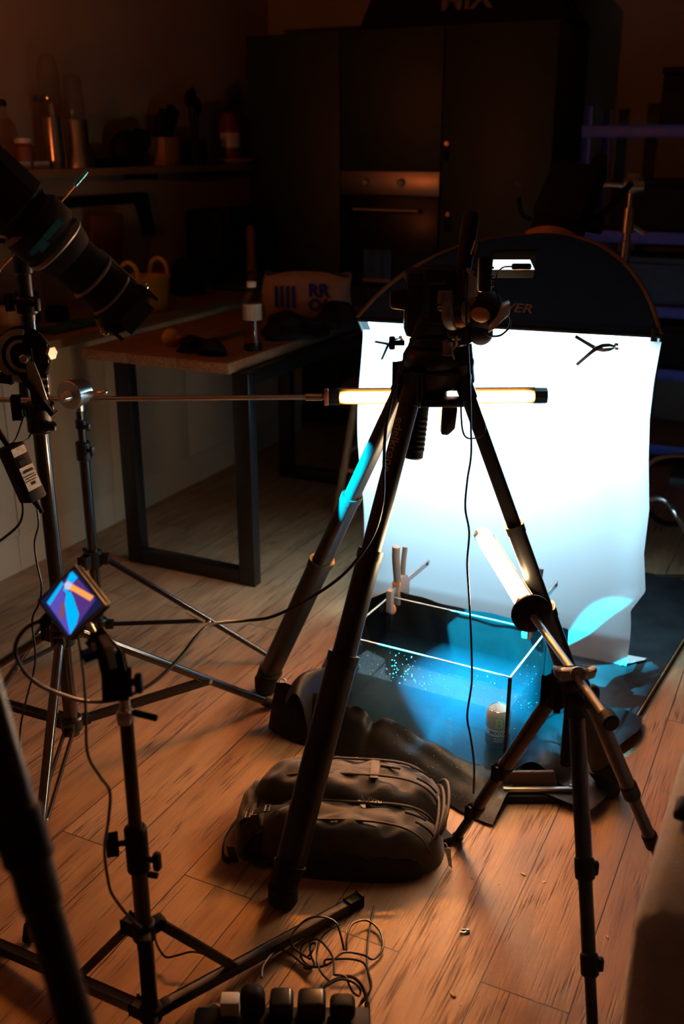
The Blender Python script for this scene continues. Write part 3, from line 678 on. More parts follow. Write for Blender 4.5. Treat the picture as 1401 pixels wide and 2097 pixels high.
for (a0, a1, c0, c1) in ((0, .497, 0, TG), (0, .497, .30 - TG, .30), (0, TG, TG, .30 - TG), (.497 - TG, .497, TG, .30 - TG)):
    b = B(); tb(b, a0, a1, c0, c1, ZT - .0015, ZT); obj('top_edge', b, M['edge'], t)
for (a0, a1, c0, c1) in ((.489, .4975, -.0005, .007), (-.0005, .004, -.0005, .005), (.001, .006, .294, .3005), (.491, .4975, .294, .3005)):
    b = B(); tb(b, a0, a1, c0, c1, ZB + .004, ZT - .004); obj('corner_seal', b, M['seal'], t)
# water: surface + body, with its faint cloudiness
mw, tw, pw, ow = nt('tank_water'); tw.nodes.remove(pw)
tr = tw.nodes.new('ShaderNodeBsdfTransparent'); tr.inputs[0].default_value = (.80, .95, 1, 1)
gl = tw.nodes.new('ShaderNodeBsdfGlossy'); gl.inputs['Roughness'].default_value = .02
fz = tw.nodes.new('ShaderNodeFresnel'); fz.inputs[0].default_value = 1.33
ge = tw.nodes.new('ShaderNodeNewGeometry'); iv = tw.nodes.new('ShaderNodeMath'); iv.operation = 'SUBTRACT'; iv.inputs[0].default_value = 1.0; tw.links.new(ge.outputs['Backfacing'], iv.inputs[1])
m2 = tw.nodes.new('ShaderNodeMath'); m2.operation = 'MULTIPLY'; tw.links.new(fz.outputs[0], m2.inputs[0]); tw.links.new(iv.outputs[0], m2.inputs[1])
mx = tw.nodes.new('ShaderNodeMixShader'); tw.links.new(m2.outputs[0], mx.inputs[0]); tw.links.new(tr.outputs[0], mx.inputs[1]); tw.links.new(gl.outputs[0], mx.inputs[2]); tw.links.new(mx.outputs[0], ow.inputs[0])
va = tw.nodes.new('ShaderNodeVolumeAbsorption'); va.inputs[0].default_value = (.18, .62, 1, 1); va.inputs[1].default_value = .6
vs = tw.nodes.new('ShaderNodeVolumeScatter'); vs.inputs[0].default_value = (.35, .8, 1, 1); vs.inputs[1].default_value = .5
vadd = tw.nodes.new('ShaderNodeAddShader'); tw.links.new(va.outputs[0], vadd.inputs[0]); tw.links.new(vs.outputs[0], vadd.inputs[1]); tw.links.new(vadd.outputs[0], ow.inputs['Volume'])
b = B(); tb(b, TG + .0005, .497 - TG - .0005, TG + .0005, .30 - TG - .0005, ZB + TG + .0005, ZW); o = obj('water', b, mw); tag(o, 'clear water filling two thirds of the glass tank', 'water')
# drops on the glass and the tarpaulin
rd = random.Random(4); b = B()
for _ in range(130):
    a, z = rd.uniform(.03, .48), rd.uniform(ZW + .01, ZT - .01)
    if rd.random() < .6: a = min(.48, max(.03, rd.gauss(.16, .07))); z = min(ZT - .012, max(ZW + .006, rd.gauss(.252, .02)))
    b.ell(TK(a, -.0004, z), (.0010 * rd.uniform(.5, 1.6),) * 3, n=8, m=6)
for _ in range(32):
    b.ell(TK(.4976, rd.uniform(.02, .28), rd.uniform(.12, ZT - .01)), (.0009 * rd.uniform(.5, 1.4),) * 3, n=8, m=6)
for _ in range(70):
    i_ = rd.uniform(.55, .98); j_ = rd.uniform(.4, .95); b.ell(frontflap(i_, j_) + UP * .002 - E1 * .001, (.0012 * rd.uniform(.5, 1.3),) * 3, n=8, m=6)
for _ in range(26): b.ell(TK(.335 + rd.gauss(0, .004), -.0006, rd.uniform(.06, .16)), (.0014 * rd.uniform(.6, 1.4),) * 3, n=8, m=6)
tag(obj('droplets', b, M['drop']), 'scattered water droplets on the tank glass and the tarpaulin before it', 'droplets', kind='stuff')
# ---- can
cp_ = gz(1018, 1523, ZB + TG + .001)
t = T('drink_can', 'colourful beer can standing in the water at the right end of the tank', 'can', cp_)
R_ = .0345; HC = .120
def can_material():
    m, tt, p, out = nt('can_print'); L = tt.links.new
    tc = tt.nodes.new('ShaderNodeTexCoord'); sx = tt.nodes.new('ShaderNodeSeparateXYZ'); L(tc.outputs['UV'], sx.inputs[0])
    wv = tt.nodes.new('ShaderNodeTexWave'); wv.wave_type = 'RINGS'; wv.rings_direction = 'SPHERICAL'; wv.inputs['Scale'].default_value = 10; wv.inputs['Distortion'].default_value = .6
    mp_ = tt.nodes.new('ShaderNodeMapping'); mp_.inputs['Location'].default_value = (-.5, -.70, 0); mp_.inputs['Scale'].default_value = (1.4, .8, 1); L(tc.outputs['UV'], mp_.inputs[0]); L(mp_.outputs[0], wv.inputs['Vector'])
    up = tt.nodes.new('ShaderNodeValToRGB'); up.color_ramp.interpolation = 'CONSTANT'
    e = up.color_ramp.elements; e[0].color = (.02, .10, .16, 1); e[1].position = .16; e[1].color = (.90, .22, .03, 1); e.new(.55).color = (.90, .50, .03, 1); e.new(.88).color = (.04, .22, .28, 1)
    L(wv.outputs['Fac'], up.inputs[0])
    mp2 = tt.nodes.new('ShaderNodeMapping'); mp2.inputs['Location'].default_value = (-.5, 0, 0); mp2.inputs['Scale'].default_value = (1.4, 1.2, 1); L(tc.outputs['UV'], mp2.inputs[0])
    wv2 = tt.nodes.new('ShaderNodeTexWave'); wv2.wave_type = 'RINGS'; wv2.rings_direction = 'SPHERICAL'; wv2.inputs['Scale'].default_value = 12; L(mp2.outputs[0], wv2.inputs['Vector'])
    lo = tt.nodes.new('ShaderNodeValToRGB'); lo.color_ramp.interpolation = 'CONSTANT'; e = lo.color_ramp.elements; e[0].color = (.01, .04, .14, 1); e[1].position = .72; e[1].color = (.05, .35, .5, 1); L(wv2.outputs['Fac'], lo.inputs[0])
    band = tt.nodes.new('ShaderNodeValToRGB'); band.color_ramp.interpolation = 'CONSTANT'
    e = band.color_ramp.elements; e[0].color = (0, 0, 0, 1); e[1].position = .36; e[1].color = (.5, .5, .5, 1); e.new(.52).color = (1, 1, 1, 1); L(sx.outputs['Y'], band.inputs[0])
    g1 = tt.nodes.new('ShaderNodeMath'); g1.operation = 'GREATER_THAN'; g1.inputs[1].default_value = .52; L(sx.outputs['Y'], g1.inputs[0])
    g2 = tt.nodes.new('ShaderNodeMath'); g2.operation = 'LESS_THAN'; g2.inputs[1].default_value = .36; L(sx.outputs['Y'], g2.inputs[0])
    m1 = tt.nodes.new('ShaderNodeMix'); m1.data_type = 'RGBA'; m1.inputs[6].default_value = (.85, .83, .78, 1); L(g1.outputs[0], m1.inputs[0]); L(up.outputs[0], m1.inputs[7])
    # dark lower field only at the bottom half, blue with white block above
    m2 = tt.nodes.new('ShaderNodeMix'); m2.data_type = 'RGBA'; L(g2.outputs[0], m2.inputs[0]); L(m1.outputs[2], m2.inputs[6]); L(lo.outputs[0], m2.inputs[7])
    L(m2.outputs[2], p.inputs['Base Color']); p.inputs['Roughness'].default_value = .3; p.inputs['Metallic'].default_value = .15
    return m
b = B(); n = 48
prof = [(.0265, 0), (.0300, .004), (R_, .011), (R_, .102), (.0312, .110), (.0280, .1145)]
b.lathe(cp_, cp_ + UP, prof, n); uvl = b.bm.loops.layers.uv.new('UVMap')
for f in b.bm.faces:
    for lp in f.loops:
        d = lp.vert.co - cp_; an = math.atan2(d.x, -d.y) / (2 * math.pi)
        fc = f.calc_center_median() - cp_; an0 = math.atan2(fc.x, -fc.y) / (2 * math.pi)
        if an - an0 > .5: an -= 1
        if an - an0 < -.5: an += 1
        lp[uvl].uv = (an + .5, d.z / HC)
obj('can_body', b, can_material(), t)
b = B(); b.lathe(cp_ + UP * .1142, cp_ + UP, [(.0278, 0), (.0284, .0022), (.0276, .0026), (.0258, .0008), (.0235, -.0035), (.001, -.003)], n); b.lathe(cp_ + UP * .1118, cp_ + UP, [(.009, 0), (.009, .0004)], 20); lid = obj('lid', b, M['canmetal'], t)
b = B(); b.tube([cp_ + UP * .1126 + V((.006 * math.cos(k * math.pi / 6) + .006, .010 * math.sin(k * math.pi / 6), 0)) for k in range(12)], .0014, 6, closed=True, sub=2); obj('ring_pull', b, M['canmetal'], lid)
def wrap_text(s, size, z, m, nm, ang0=-.10, off=.0004, bold=.0, sx_=1.0):
    me = text_mesh(s, size, .0003, bold)
    def fn(co):
        th = co.x * sx_ / R_ + ang0; r = R_ + off + co.z
        return cp_ + V((r * math.sin(th), -r * math.cos(th), z + co.y))
    b = B(); b.mesh(me, fn=fn); bmesh.ops.subdivide_edges(b.bm, edges=[], cuts=1); obj(nm, b, m, t)
ty = mat('can_yellow', (.85, .62, .06), .4); tk = mat('can_black', (.012, .012, .014), .4); tw_ = mat('can_cream', (.85, .83, .78), .4); tg_ = mat('can_teal', (.03, .35, .38), .4)
wrap_text('B', .044, .083, tg_, 'letter_shadow', ang0=-.07, bold=.0028)
wrap_text('B', .042, .083, ty, 'letter', off=.0009, bold=.0006)
wrap_text('B', .042, .083, tg_, 'letter_inline', off=.0014, bold=-.0016)
wrap_text('BRIXTON', .0140, .0527, tk, 'name_lettering', bold=.0004, sx_=.86)
wrap_text('RELIANCE', .0058, .0360, tw_, 'small_lettering'); wrap_text('PALE ALE', .0058, .0285, tw_, 'small_lettering')

# ------------------------------------------------------------------ the hanging white sheet
SL = V((.085, 3.305, 0)); SR = V((.935, 2.885, 0)); SD = (SR - SL).normalized(); SN = V((SD.y, -SD.x, 0))   # SN toward the camera
if SN.y > 0: SN = -SN
SW = (SR - SL).length
def sheetf(i, j):     # i across, j up
    zt = 1.062 + .014 * i
    zb = .024
    z = zb + (zt - zb) * j
    # the right edge as it hangs
    pts = [(0.0, -.002), (.05, -.004), (.13, -.008), (.17, -.012), (.24, .03), (.36, .015), (.5, .02), (.65, .006), (.78, .0), (.88, .004), (1.0, .018)]
    for k in range(len(pts) - 1):
        if pts[k][0] <= j <= pts[k + 1][0]:
            s = (j - pts[k][0]) / (pts[k + 1][0] - pts[k][0]); re = pts[k][1] * (1 - s) + pts[k + 1][1] * s; break
    le = -.006 * math.sin(4 * j) - .012 * j
    w = SW + re - le
    x = le + w * i
    edge = math.exp(-((i - .0) / .10) ** 2)
    y = .010 * math.sin(5 * i + 2 * j) + .006 * math.sin(13 * i + 1) * j + edge * .022 * math.sin(9 * j + 1.5) + .03 * math.exp(-((i - .09) / .035) ** 2) * max(0, j - .55) * 1.4
    y += .05 * math.exp(-((1 - i) / .06) ** 2) * math.sin(3.1 * j) * -.5
    y += .03 * max(0, (1 - j) - .93) / .07
    tl_, tr_ = V((.072, 3.165, 0)), V((.915, 2.895, 0)); q = max(0, min(1, (z - .15) / .9)) ** .8
    lo = SL + SD * x; hi = tl_ + (tr_ - tl_) * (x / SW)
    return lo * (1 - q) + hi * q + SN * y + UP * z
b = B(); b.grid(sheetf, 90, 90)
o = obj('diffusion_sheet', b, M['sheet'], ang=80, fix=False); tag(o, 'glowing white sheet clipped to the softbox and hanging down to the floor', 'sheet')
q = sheetf(1, 0.0); b = B(); b.prism([q - SD * .02 + UP * .002 + SN * .01, q + SD * .045 + UP * .002 - SN * .06, q + SD * .05 + UP * .002 - SN * .075, q - SD * .02 + UP * .002 - SN * .07], UP * .002)
tag(obj('paper_scrap', b, M['white']), 'small white card on the black board at the foot of the sheet', 'card')

# ------------------------------------------------------------------ softbox
FA = math.radians(17.5); FD = V((math.cos(FA), -math.sin(FA), 0)); FN = V((-math.sin(FA), -math.cos(FA), 0))
MIDT = V((.487, 3.037, 1.085))
BH = -FN; TILT = math.radians(40)
ex = (FD + UP * -.005).normalized(); ey = (BH * math.cos(TILT) - UP * math.sin(TILT)); ey = (ey - ex * ey.dot(ex)).normalized(); ax = ex.cross(ey).normalized()
if ax.z < 0: ax = -ax
SBW, SBD, SBH, RR = .462, .58, .47, .10
c0 = MIDT + BH * .012 + UP * .006
rimc = [c0 - ex * SBW, c0 + ex * SBW, c0 + ex * SBW + ey * SBD, c0 - ex * SBW + ey * SBD]
ringc = c0 + ex * .07 + ey * (SBD * .46) + ax * SBH
def sb(k, e, s):   # panel k, e along its rim, s towards the ring
    R0 = rimc[k] * (1 - e) + rimc[(k + 1) % 4] * e
    a0 = math.radians([225, 315, 45, 135][k]) ; a = a0 + math.radians(90) * e
    K0 = ringc + ex * (RR * math.cos(a)) + ey * (RR * math.sin(a))
    f = .48 * s + .52 * (1 - math.cos(s * math.pi / 2)); g = .48 * s + .52 * math.sin(s * math.pi / 2)
    base = R0 + (K0 - ax * SBH - R0) * f
    sag = -.025 * math.sin(math.pi * e) * math.sin(math.pi * s)
    return base + ax * (SBH * g + sag)
t = T('softbox', 'black fabric softbox with grey lettering above the glowing sheet', 'softbox', ringc)
for k in range(4):
    b = B(); b.grid(lambda i, j: sb(k, i, j), 24, 18, thick=.002); obj('fabric_panel', b, M['softcloth'], t, ang=60)
    b = B(); b.tube([sb(k, 0, s / 14) + ax * .003 - ey * (.003 if k < 2 else -.003) for s in range(15)], .007, 8, sub=1); obj('rib_piping', b, M['softpipe'], t)
b = B(); q = [c_ * .97 + (rimc[0] + rimc[2]) / 2 * .03 + ax * .03 for c_ in rimc]; b.face(q); obj('diffuser', b, M['diffuser'], t, fix=False)
b = B(); b.tube([rimc[k] for k in range(4)], .008, 8, sub=1, closed=True); obj('rim', b, M['matte'], t)
b = B(); b.lathe(ringc - ax * .012, ringc + ax, [(RR + .008, 0), (RR + .012, .012), (RR + .008, .03), (RR - .02, .03)], 32); obj('speed_ring', b, M['copper'], t)
b = B(); q = sb(0, .985, .02); b.box(q + SN * .01 - UP * .01, (.02, .012, .05), None, .004); obj('buckle', b, M['matte'], t)
# brand lettering on the near panel
me = text_mesh('NEEWER', 1.0, 0, .01, 'LEFT'); xs = [v.co.x for v in me.vertices]; Wt = max(xs)
def txt_on(co): # lettering follows the cloth
    hgt = .045; e = .352 + (co.x / Wt) * .238; s = .150 + (co.y) * .095 + (co.x / Wt) * -.02
    e += co.y * .008
    n = (sb(0, e + .01, s) - sb(0, e - .01, s)).cross(sb(0, e, s + .02) - sb(0, e, s - .02)).normalized()
    if n.dot(SN + UP * .3) < 0: n = -n
    return sb(0, e, s) + n * .006
b = B(); b.mesh(me, fn=txt_on); bmesh.ops.triangulate(b.bm, faces=b.bm.faces); obj('brand_lettering', b, M['logo'], t, fix=False)

# lamp head on the softbox, its boom and stand
LH = ringc + ax * .03; lean = (ax + ex * .22).normalized()
t = T('studio_light', 'black lamp head fixed to the top of the softbox', 'lamp', LH)
b = B(); b.cyl(LH - ax * .002, LH + lean * .06, .085, .085, 28, bev=.006); obj('mount', b, M['matte'], t)
R_l, _ = b.frame(LH, LH + lean, SN) if False else (Matrix((ex, (lean.cross(ex)).normalized(), lean)).transposed(), 0)
Rl = Matrix(((ex - lean * ex.dot(lean)).normalized(), lean.cross((ex - lean * ex.dot(lean)).normalized()), lean)).transposed()
b = B(); b.box(LH + lean * .17, (.17, .16, .23), Rl, .018); obj('housing', b, M['matte'], t)
b = B(); b.box(LH + lean * .30 + Rl @ V((.06, 0, 0)), (.05, .12, .10), Rl, .015); obj('rear_grip', b, M['matte'], t)
q = LH + lean * .07 - Rl @ V((.095, 0, 0)); b = B(); b.tube([q, q - ex * .035 + UP * .02, q - ex * .05 + UP * .075], .008, 8); obj('locking_lever', b, M['matte'], t)
b = B(); q = LH + lean * .1 + Rl @ V((.09, 0, 0)); b.box(q + ex * .03, (.06, .05, .05), Rl, .008); obj('yoke', b, M['matte'], t)
# chrome C-stand that carries the lamp
cs = px(1280, 520, 3.95); cs = V((cs.x, cs.y, 0))
t = T('chrome_stand', 'chrome light stand with grip heads behind the softbox', 'light stand', cs)
def h_at(v): # height on the stand axis seen at row v
    lo, hi = 0, 2.5
    for _ in range(40):
        z = (lo + hi) / 2; P = cs + UP * z - EYE; vv = -(P.y * SP * 1 + P.z * CP) / (P.y * CP - P.z * SP) * FPX + 1048.5
        if vv > v: lo = z
        else: hi = z
    return lo
za, zb_, zc = h_at(380), h_at(440), h_at(530)
b = B(); b.cyl(cs + UP * .1, cs + UP * zc, .0175, n=16); obj('lower_column', b, M['black'], t)
b = B(); b.cyl(cs + UP * (zc - .01), cs + UP * (zc + .07), .020, n=16, bev=.003); b.cyl(cs + UP * (zc + .07), cs + UP * (zb_ - .02), .015, n=16); obj('chrome_column', b, M['steel'], t)
b = B(); b.cyl(cs + UP * (zb_ - .07), cs + UP * (zb_ + .03), .024, .022, 16, bev=.003); b.cyl(cs + UP * (zb_ + .03), cs + UP * za, .012, n=12); obj('collar', b, M['steel'], t)
b = B(); b.cyl(cs + UP * za - V((.035, 0, 0)), cs + UP * za + V((.045, 0, 0)), .030, n=18, bev=.004); b.box(cs + UP * (za + .01), (.05, .05, .07), None, .006); obj('grip_head', b, M['steel'], t)
b = B(); b.tube([cs + UP * za - V((.03, 0, 0)), cs + UP * za - V((.12, 0, 0)), cs + UP * (za - .05) - V((.13, 0, 0))], .010, 8, sub=3); obj('grip_handle', b, M['steel'], t)
b = B(); b.bar(cs + UP * (zb_ - .03), cs + UP * (zb_ - .05) + V((.07, 0, -.02)), .012, .016, bev=.003); obj('tie_lever', b, M['steel'], t)
b = B(); b.tube([cs + UP * (za + .01), (cs + UP * za) * .5 + (LH + lean * .1 + ex * .12) * .5 + UP * .0, LH + lean * .1 + ex * .125], .0125, 10, sub=3); obj('arm', b, M['matte'], t)
for an in (20, 140, 260):
    r = V((math.cos(math.radians(an)), math.sin(math.radians(an)), 0)); b = B(); b.tube([cs + UP * .26, cs + r * .12 + UP * .24, cs + r * .3 + UP * .05, cs + r * .42 + UP * .012], .012, 8); obj('leg', b, M['black'], t)

# spring clamps
def spring_clamp(name_label, hinge, ang, L_=.062, grp='spring clamps on the sheet'):
    t = T('spring_clamp', name_label, 'clamp', hinge, grp)
    X = FD; Z = UP; F = FN; K = L_ / .06
    rot = lambda x, z: hinge + K * (X * (x * math.cos(ang) - z * math.sin(ang)) + Z * (x * math.sin(ang) + z * math.cos(ang)))
    for s_ in (1, -1):
        pts = [(-.058, -.036), (-.052, -.043), (-.008, -.011), (.006, -.003), (.022, .006), (.040, .006), (.056, .0), (.056, .005), (.040, .013), (.020, .014), (.0, .008), (-.013, -.002)]
        off = F * (.008 if s_ > 0 else -.004)
        b = B(); b.prism([rot(x, z * s_ + (0 if s_ > 0 else 0)) + off for x, z in pts], F * .012 * s_, bev=.002); obj('arm', b, M['black'], t)
    b = B(); b.cyl(hinge - F * .010, hinge + F * .012, .006, n=14, bev=.002); obj('pivot', b, M['steel'], t)
    for s_ in (1, -1):
        b = B(); b.box(rot(.058, .006 * s_) + F * .003, (.012, .014, .008), Matrix.Rotation(0, 3, 'Y'), .003); obj('jaw_pad', b, M['copper'], t)
h = sheetf(.80, .975) + SN * .02
spring_clamp('black spring clamp on the right part of the sheet top, below the lettering', h, math.radians(9))
h = sheetf(.115, .965) + SN * .02
spring_clamp('black spring clamp at the top left corner of the sheet', h, math.radians(30), .045)

# bar clamps on the back rim of the tank
def bar_clamp(label, P):
    t = T('bar_clamp', label, 'clamp', P, 'bar clamps on the back rim of the tank')
    b = B(); b.bar(P - E1 * .03 + UP * .018, P + E1 * .25 + UP * .018, .006, .016, up=UP, bev=.0008); bar = obj('bar', b, M['alu'], t)
    b = B(); b.box(P + E1 * .232 + UP * .018 + E2 * .0035, (.001, .012, .008), RT); obj('end_holes', b, M['matte'], bar)
    b = B(); b.prism([P - E1 * .036 + E2 * .008 + UP * z + E1 * x for x, z in ((-.004, .03), (.018, .032), (.016, .0), (.012, -.04), (.004, -.045), (-.004, -.04))], E2 * -.018, bev=.002); obj('fixed_jaw', b, M['greyplastic'], t)
    b = B(); b.ell(P - E1 * .022 - UP * .035, (.016, .008, .019), RT); b.cyl(P - E1 * .012 - UP * .035, P - E1 * .026 - UP * .035, .011, n=14, bev=.002); obj('jaw_pad', b, M['copper'], t)
    b = B(); b.prism([P + E2 * .011 + E1 * x + UP * z for x, z in ((.006, -.035), (.034, -.042), (.085, -.03), (.088, .02), (.070, .045), (.03, .055), (.008, .05), (.004, .0))], E2 * -.022, bev=.004); obj('body', b, M['greyplastic'], t)
    b = B(); b.tube([P + E1 * .018 + UP * .045, P + E1 * .010 + UP * .085, P + E1 * .004 + UP * .125, P + E1 * .004 + UP * .158], lambda s: (.011, .013), 12, sub=5); obj('handle', b, M['greyplastic'], t)
    b = B(); b.tube([P + E1 * .055 + UP * .045, P + E1 * .058 + UP * .09, P + E1 * .068 + UP * .135], lambda s: (.007, .009), 10, sub=4); obj('trigger', b, M['greyplastic'], t)
    b = B(); b.cyl(P + E1 * .012 + UP * .034 - E2 * .013, P + E1 * .012 + UP * .034 + E2 * .013, .007, n=12, bev=.001); obj('pivot', b, M['copper'], t)
bar_clamp('grey bar clamp with handle up at the back left corner of the tank', TK(.018, .30, ZT + .004))
bar_clamp('grey bar clamp at the back right of the tank, behind the tripod leg', TK(.44, .315, ZT + .014))

# ------------------------------------------------------------------ big camera tripod
APEX = V((.205, 2.262, 1.10))
FEET = [V((-.239, 2.745, .0)), V((-.133, 1.815, 0)), V((.700, 2.222, 0))]
t = T('tripod', 'big dark camera tripod with wide lettered legs standing over the backpack', 'tripod', V((APEX.x, APEX.y, 0)))
b = B(); b.cyl(APEX - UP * .015, APEX + UP * .028, .062, .068, 30, bev=.004); b.cyl(APEX - UP * .04, APEX - UP * .014, .04, n=24)
for F in FEET:
    d = (F - V((APEX.x, APEX.y, 0))).normalized(); b.box(APEX + d * .065 + UP * .002, (.055, .05, .045), Matrix((d, V((-d.y, d.x, 0)), UP)).transposed(), .008)
obj('crown', b, M['black'], t)
LEGTOP = []
def stadium(b, p, q, w, h, side, mi=0):
    d = (q - p).normalized(); s = (side - d * side.dot(d)).normalized(); n = s.cross(d)
    R = Matrix((s, n, d)).transposed(); L = (q - p).length
    pts = []
    r = min(w, h) * .38
    for cx, cy, a0 in ((w / 2 - r, h / 2 - r, 0), (-w / 2 + r, h / 2 - r, 90), (-w / 2 + r, -h / 2 + r, 180), (w / 2 - r, -h / 2 + r, 270)):
        for k in range(6):
            a = math.radians(a0 + 90 * k / 5); pts.append(p + R @ V((cx + r * math.cos(a), cy + r * math.sin(a), 0)))
    b.prism(pts, d * L, mi)
for i, F in enumerate(FEET):
    d = (F - V((APEX.x, APEX.y, 0))).normalized(); side = V((-d.y, d.x, 0))
    top = APEX + d * .075 - UP * .005; foot = F + UP * .075 - d * .02; ld = (foot - top).normalized(); L = (foot - top).length
    LEGTOP.append((top, foot, ld, side, d))
    ptk = lambda f: top + ld * (L * f)
    b = B(); stadium(b, ptk(0), ptk(.36), .044, .034, side); leg = obj('leg', b, M['legmetal'], t)
    b = B(); stadium(b, ptk(.335), ptk(.58), .053, .042, side); obj('middle_section', b, M['legmetal'], leg)
    b = B(); stadium(b, ptk(.55), ptk(.985), .066, .052, side); obj('lower_section', b, M['legmetal'], leg)
    for f, wd, hh in ((.335, .057, .046), (.55, .071, .057)):
        b = B(); stadium(b, ptk(f), ptk(f + .02), wd, hh, side); obj('collar', b, M['legmetal'], leg)
    b = B(); stadium(b, ptk(0) - ld * .02, ptk(.035), .052, .041, side); obj('hinge_bracket', b, M['black'], leg)
    b = B(); b.cyl(ptk(.985), F + UP * .045, .038, .032, 18); b.lathe(F + UP * .001, F + UP, [(.026, 0), (.034, .008), (.034, .05), (.028, .056)], 20); obj('foot', b, M['rubber'], leg)
# the maker's word on the front leg
top, foot, ld, side, d = LEGTOP[1]; nrm = ld.cross(side).normalized()
if nrm.dot(EYE - top) < 0: nrm = -nrm
b = B(); xdir = ld; ydir = nrm.cross(xdir)
b.mesh(text_mesh('edelkrone', .031, .0004, .0002), Matrix.Translation(top + ld * .135 + nrm * .0174 + ydir * -.002) @ Matrix((xdir, ydir, nrm)).transposed().to_4x4())
obj('leg_lettering', b, M['logo'], t)

# head on the tripod: levelling base, tilt cradle, round drag knobs
HB = APEX + UP * .03
t = T('fluid_head', 'bulky black tripod head with round drag dials on the big tripod', 'tripod head', HB)
b = B(); b.lathe(HB, HB + UP, [(.058, 0), (.066, .012), (.066, .03), (.058, .045), (.05, .05)], 32); b.cyl(HB + UP * .05, HB + UP * .075, .052, n=28, bev=.004); obj('pan_base', b, M['black'], t)
b = B(); b.box(HB + UP * .135 + V((-.015, 0, 0)), (.100, .085, .13), None, .018); b.box(HB + UP * .205 + V((-.02, 0, 0)), (.088, .10, .03), None, .008); obj('body', b, M['black'], t)
c = HB + V((-.068, -.01, .155)); b = B(); b.cyl(c + V((.01, 0, 0)), c - V((.03, 0, 0)), .024, .020, 24, bev=.005); obj('drag_knob', b, M['matte'], t)
c = HB + V((-.064, -.02, .06)); b = B(); b.cyl(c, c - V((.022, 0, 0)), .006, n=10); b.box(c - V((.028, 0, 0)), (.014, .012, .030), None, .004); obj('lock_lever', b, M['matte'], t)
c = HB + V((.036, -.030, .13)); dr = V((.80, -.58, .12)).normalized(); b = B(); b.cyl(c, c + dr * .022, .044, .042, 32, bev=.004); dk = obj('drag_dial', b, M['greyplastic'], t)
b = B(); b.cyl(c + dr * .022, c + dr * .04, .027, .024, 28, bev=.003); obj('dial_knob', b, M['black'], dk)
b = B(); b.ell(c + dr * .041, (.021, .021, .004), Matrix((dr.orthogonal(), dr.cross(dr.orthogonal()), dr)).transposed()); obj('dial_cap', b, M['greyplastic'], dk)
c = HB + V((.030, -.05, .058)); b = B(); b.lathe(c - UP * .02, c, [(.015, 0), (.016, .004), (.011, .006), (.012, .03), (.004, .036)], 18); obj('bubble_level', b, M['greyplastic'], t)
c = HB + V((.058, -.045, .082)); b = B(); b.cyl(c - V((.03, 0, 0)), c, .013, .013, 18, bev=.003); b.ell(c, (.004, .011, .012)); obj('side_knob', b, M['black'], t)
c = APEX + V((-.028, -.03, -.045)); b = B(); b.cyl(c, c + V((-.012, -.012, -.13)), .024, .023, 26, bev=.004)
for k in range(7): b.lathe(c + V((-.012, -.012, -.13)) * (.25 + .09 * k), c + V((-.012, -.012, -.13)) * 2, [(.0240, 0), (.0247, .002), (.0247, .006), (.0240, .008)], 26)
obj('bowl_grip', b, M['matte'], t)
c = APEX + V((.02, -.05, -.05)); b = B(); b.box(c + UP * .012, (.10, .05, .016), None, .003); b.prism([c + V((.002 + .0, .02, 0)), c + V((.038, .02, 0)), c + V((.034, .02, -.05)), c + V((.018, .02, -.066)), c + V((.002, .02, -.064))], V((0, -.03, 0)), bev=.004); obj('battery_plate', b, M['legmetal'], t)
b = B(); b.tube([c + V((.045, 0, .01)), c + V((.05, -.01, -.05)), c + V((.065, -.01, -.072)), c + V((.10, 0, -.066)), c + V((.105, .02, -.045))], .0022, 6); obj('motor_lead', b, M['cable'], t)

# camera on its side plate: body, top handle, lens pointing down, strap grip, lit side screen
t = T('cine_camera', 'black camera rig with top handle and lens hanging down from the tripod head', 'camera', HB + UP * .23)
c = px(906, 608, 2.20)
b = B(); b.box(c + V((0, .03, 0)), (.100, .09, .125), Matrix.Rotation(math.radians(4), 3, 'Y'), .008); bd = obj('body', b, M['black'], t)
c2 = c - V((0, .016, 0))
for s_ in (-1, 1):
    b = B(); b.box(c2 + V((.036 * s_ - .002, -.006, .012)), (.014, .022, .105), None, .003); obj('side_rail', b, M['legmetal'], bd)
b = B(); b.box(c2 + V((.004, -.004, .002)), (.034, .004, .030), None, .001); pl = obj('rating_plate', b, M['greyplastic'], bd)
b = B(); b.mesh(text_mesh('CE', .012, .0003), Matrix.Translation(c2 + V((.004, -.0064, -.004))) @ Matrix.Rotation(math.radians(90), 4, 'X')); obj('plate_print', b, M['logo'], bd)
q = px(901, 631, 2.135); b = B(); b.cyl(q, q - V((0, .006, 0)), .0055, n=16, bev=.001); obj('plate_screw', b, M['brass'], bd)
b = B(); h0, h1 = px(948, 560, 2.22), px(966, 434, 2.22); hd = (h1 - h0).normalized()
b.lathe(h0 - hd * .01, h1, [(.012, 0), (.017, .02), (.0185, .06), (.0185, .135), (.016, .146), (.005, .15)], 22); obj('top_handle', b, M['rubber'], t)
b = B(); b.bar(px(944, 585, 2.22), px(950, 555, 2.22), .03, .022, bev=.004); b.bar(px(962, 520, 2.215), px(969, 498, 2.215), .014, .012, bev=.003); obj('handle_mount', b, M['steel'], t)
q = px(962, 588, 2.19); b = B(); b.box(q, (.030, .022, .044), Matrix.Rotation(math.radians(-8), 3, 'Y'), .003); b.prism([q + V((-.018, -.008, -.02)), q + V((.016, -.008, -.024)), q + V((.01, -.008, -.055)), q + V((-.006, -.008, -.04)), q + V((-.018, -.008, -.034))], V((0, .02, 0)), bev=.002); obj('side_bracket', b, M['alu'], t)
